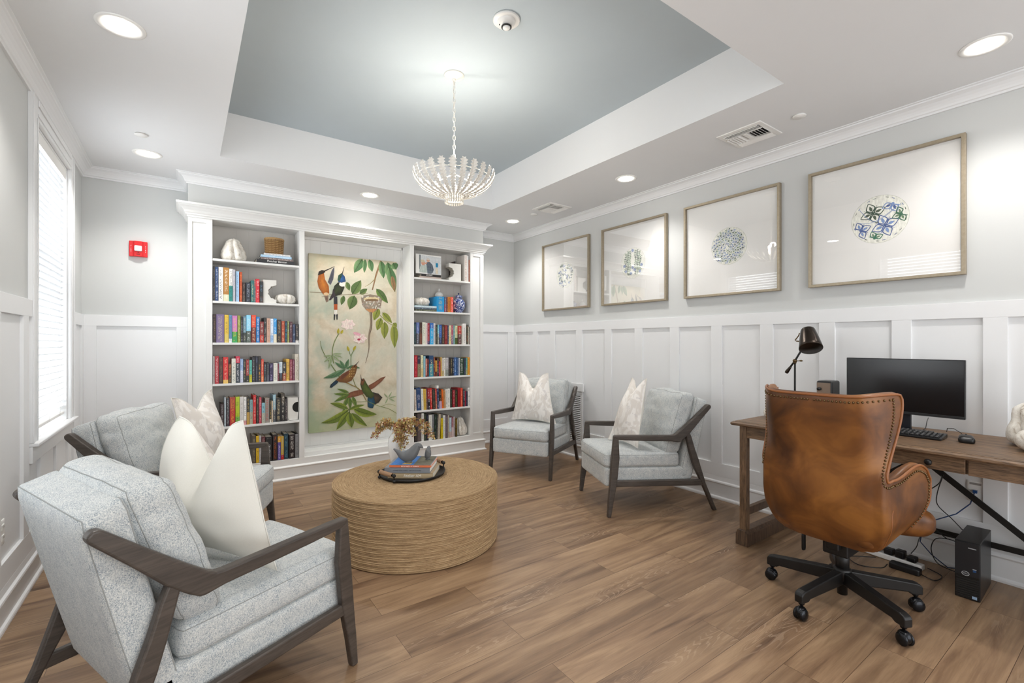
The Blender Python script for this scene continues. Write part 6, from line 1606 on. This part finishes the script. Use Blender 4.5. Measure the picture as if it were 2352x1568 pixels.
for i in range(121):
    u = -1+2*i/120; SV.append(u)
SV = sorted(set([round(x, 4) for x in SV]+[sg*(.40+.13*k_/14) for sg in (-1, 1) for k_ in range(15)]))
def shell(s, v, inset=0.0):
    zt_, zb = top_h(s), bot_h(s); z = zb+(zt_-zb)*v; x, y = path(s, z)
    k_ = 1-.0*v
    if v < .14:                                 # tuck the lower edge under
        q_ = (1-v/.14)**2; x = x*(1-.10*q_); y = y*(1-.12*q_); z += -.0
    if inset:
        x0, y0 = x, y; l = math.hypot(x0-(-.02), y0) or 1; x -= (x0+.02)/l*inset; y -= y0/l*inset
    return Vector((x, y, z))
nv = 30
b = MB(); vs = [shell(s, j/(nv-1)) for j in range(nv) for s in SV]; m_ = len(SV)
b._add(vs, [(j*m_+i, j*m_+i+1, (j+1)*m_+i+1, (j+1)*m_+i) for j in range(nv-1) for i in range(m_-1)], 0, True)
b.f = [f[::-1] for f in b.f]
o = b.build('shell', M['leather'], t); md = o.modifiers.new('s', 'SOLIDIFY'); md.thickness = .05; md.offset = -1; md.use_even_offset = False
md = o.modifiers.new('b', 'BEVEL'); md.width = .012; md.segments = 3; md.limit_method = 'ANGLE'; md.angle_limit = R(50)
edge = [shell(s, 1.0) for s in SV]; fr_ = [shell(1, v/12) for v in range(11, 0, -1)]; fl_ = [shell(-1, v/12) for v in range(1, 12)]
b = MB(); rim = [p+Vector((0, 0, .002)) for p in fl_+edge+fr_]; b.tube(rim, .0058, 8); b.build('piping', M['piping'], t)
b = MB(); 
ins = [shell(s, 1.0, .025)+Vector((0, 0, -.010)) for s in SV]; b.tube(ins, .0205, 10); b.build('padded_rim', M['leather'], t)
# nailheads just below the piping, on the outside
AL = [0.0]
for i in range(1, len(SV)):
    a, c = path(SV[i-1], .8), path(SV[i], .8); AL.append(AL[-1]+math.hypot(a[0]-c[0], a[1]-c[1]))
def s_at(a):
    a = max(0, min(AL[-1], a))
    for i in range(1, len(AL)):
        if AL[i] >= a: return SV[i-1]+(SV[i]-SV[i-1])*(a-AL[i-1])/max(1e-9, AL[i]-AL[i-1])
    return SV[-1]
def on_shell(a, z):
    s = s_at(a); v = (z-bot_h(s))/(top_h(s)-bot_h(s)); return shell(s, max(0, min(1, v)))
bd = [(AL[0], .42+.026*i) for i in range(11)]+[(a, top_h(s)) for a, s in zip(AL, SV)]+[(AL[-1], .68-.026*i) for i in range(11)]
off = []
for i in range(1, len(bd)-1):
    tx_, tz_ = bd[i+1][0]-bd[i-1][0], bd[i+1][1]-bd[i-1][1]; l = math.hypot(tx_, tz_) or 1; off.append((bd[i][0]+tz_/l*.021, bd[i][1]-tx_/l*.021))
b = MB(); acc = 0
for i in range(1, len(off)):
    p0, p1 = off[i-1], off[i]; seg = math.hypot(p1[0]-p0[0], p1[1]-p0[1]); acc += seg
    while acc > .0135 and seg > 1e-6:
        acc -= .0135; f_ = 1-acc/seg; a, z = p0[0]+(p1[0]-p0[0])*f_, p0[1]+(p1[1]-p0[1])*f_
        p = on_shell(a, z); l = math.hypot(p.x+.05, p.y) or 1; b.ball((p.x+(p.x+.05)/l*.001, p.y+p.y/l*.001, p.z), .0050, n=8, m=6)
b.build('nailhead_trim', M['brass'], t)
b = MB(); b.tube([p+Vector((-.0, 0, 0)) for p in [shell(.60-.10*(1-j/14), .02+.60*j/14)*1.0 for j in range(15)]], .0022, 6); b.tube([shell(-.60+.10*(1-j/14), .02+.60*j/14) for j in range(15)], .0022, 6); b.build('seam', M['piping'], t)
b = MB(); b.rbox(.245, .218, .062, .045, 18, mp=lambda p: Vector((p.x-.005, p.y*(1+.05*(p.x/.26)+.38*sm(.10, .15, p.x-.005)), p.z+.447)), crown=(.01, .006, .015)); b.build('seat_cushion', M['leather'], t)
b = MB(); b.rbox(.19, .16, .03, .025, 10, mp=lambda p: Vector((p.x+.0, p.y, p.z+.378))); b.build('seat_pan', M['leather'], t)
b = MB(); b.box(-.09, -.055, .262, .10, .055, .352); b.box(-.13, -.03, .30, -.09, .03, .345); b.build('tilt_mechanism', M['black'], t, .008, 3)
b = MB(); b.tube([(.02, .05, .31), (.03, .16, .30), (.03, .19, .27)], .006, 8); b.rbox(.012, .008, .045, .006, 5, mp=lambda p: p+Vector((.03, .19, .235))); b.build('lever', M['black'], t)
hx, hy = 2.745-OX, .975-OY
hx, hy = .0, .0
b = MB(); b.lathe([(.030, .165), (.030, .265), (.026, .265), (.026, .30), (.0001, .30)], 24); b.lathe([(.0001, .05), (.022, .05), (.022, .12), (.038, .125), (.040, .175), (.034, .182), (.0001, .182)], 28); b.build('gas_column', M['black'], t)
cast = [(2.983, .728), (2.412, 1.022), (2.699, 1.302), (2.596, .668)]
for k_ in range(5):
    a = R(26+72*k_); ca, sa = math.cos(a), math.sin(a); Lg = .325
    Mx = Matrix.Rotation(a, 4, 'Z')
    b = MB(); b.M = Mx
    b.prism([(.02, .105), (.02, .172), (.06, .168), (Lg-.01, .138), (Lg+.012, .130), (Lg+.018, .118), (Lg+.018, .083), (Lg-.03, .083), (Lg-.045, .093)], 'y', -.020, .020); b.v = b.v
    lg_ = b.build('star_leg', M['black'], t, .006, 3)
    c_ = MB(); c_.M = Mx @ Matrix.Translation((Lg-.006, 0, 0)); 
    c_.tube([(0, 0, .062), (0, 0, .086)], .006, 10); c_.lathe([(.012, .072), (.014, .080), (.012, .085)], 16)
    for q in (-1, 1): c_.ball((.006, q*.0155, .0285), .0285, .0125, .0285, 18, 12)
    c_.ball((.004, 0, .036), .030, .024, .029, 18, 12)
    c_.build('caster', M['caster'], lg_)
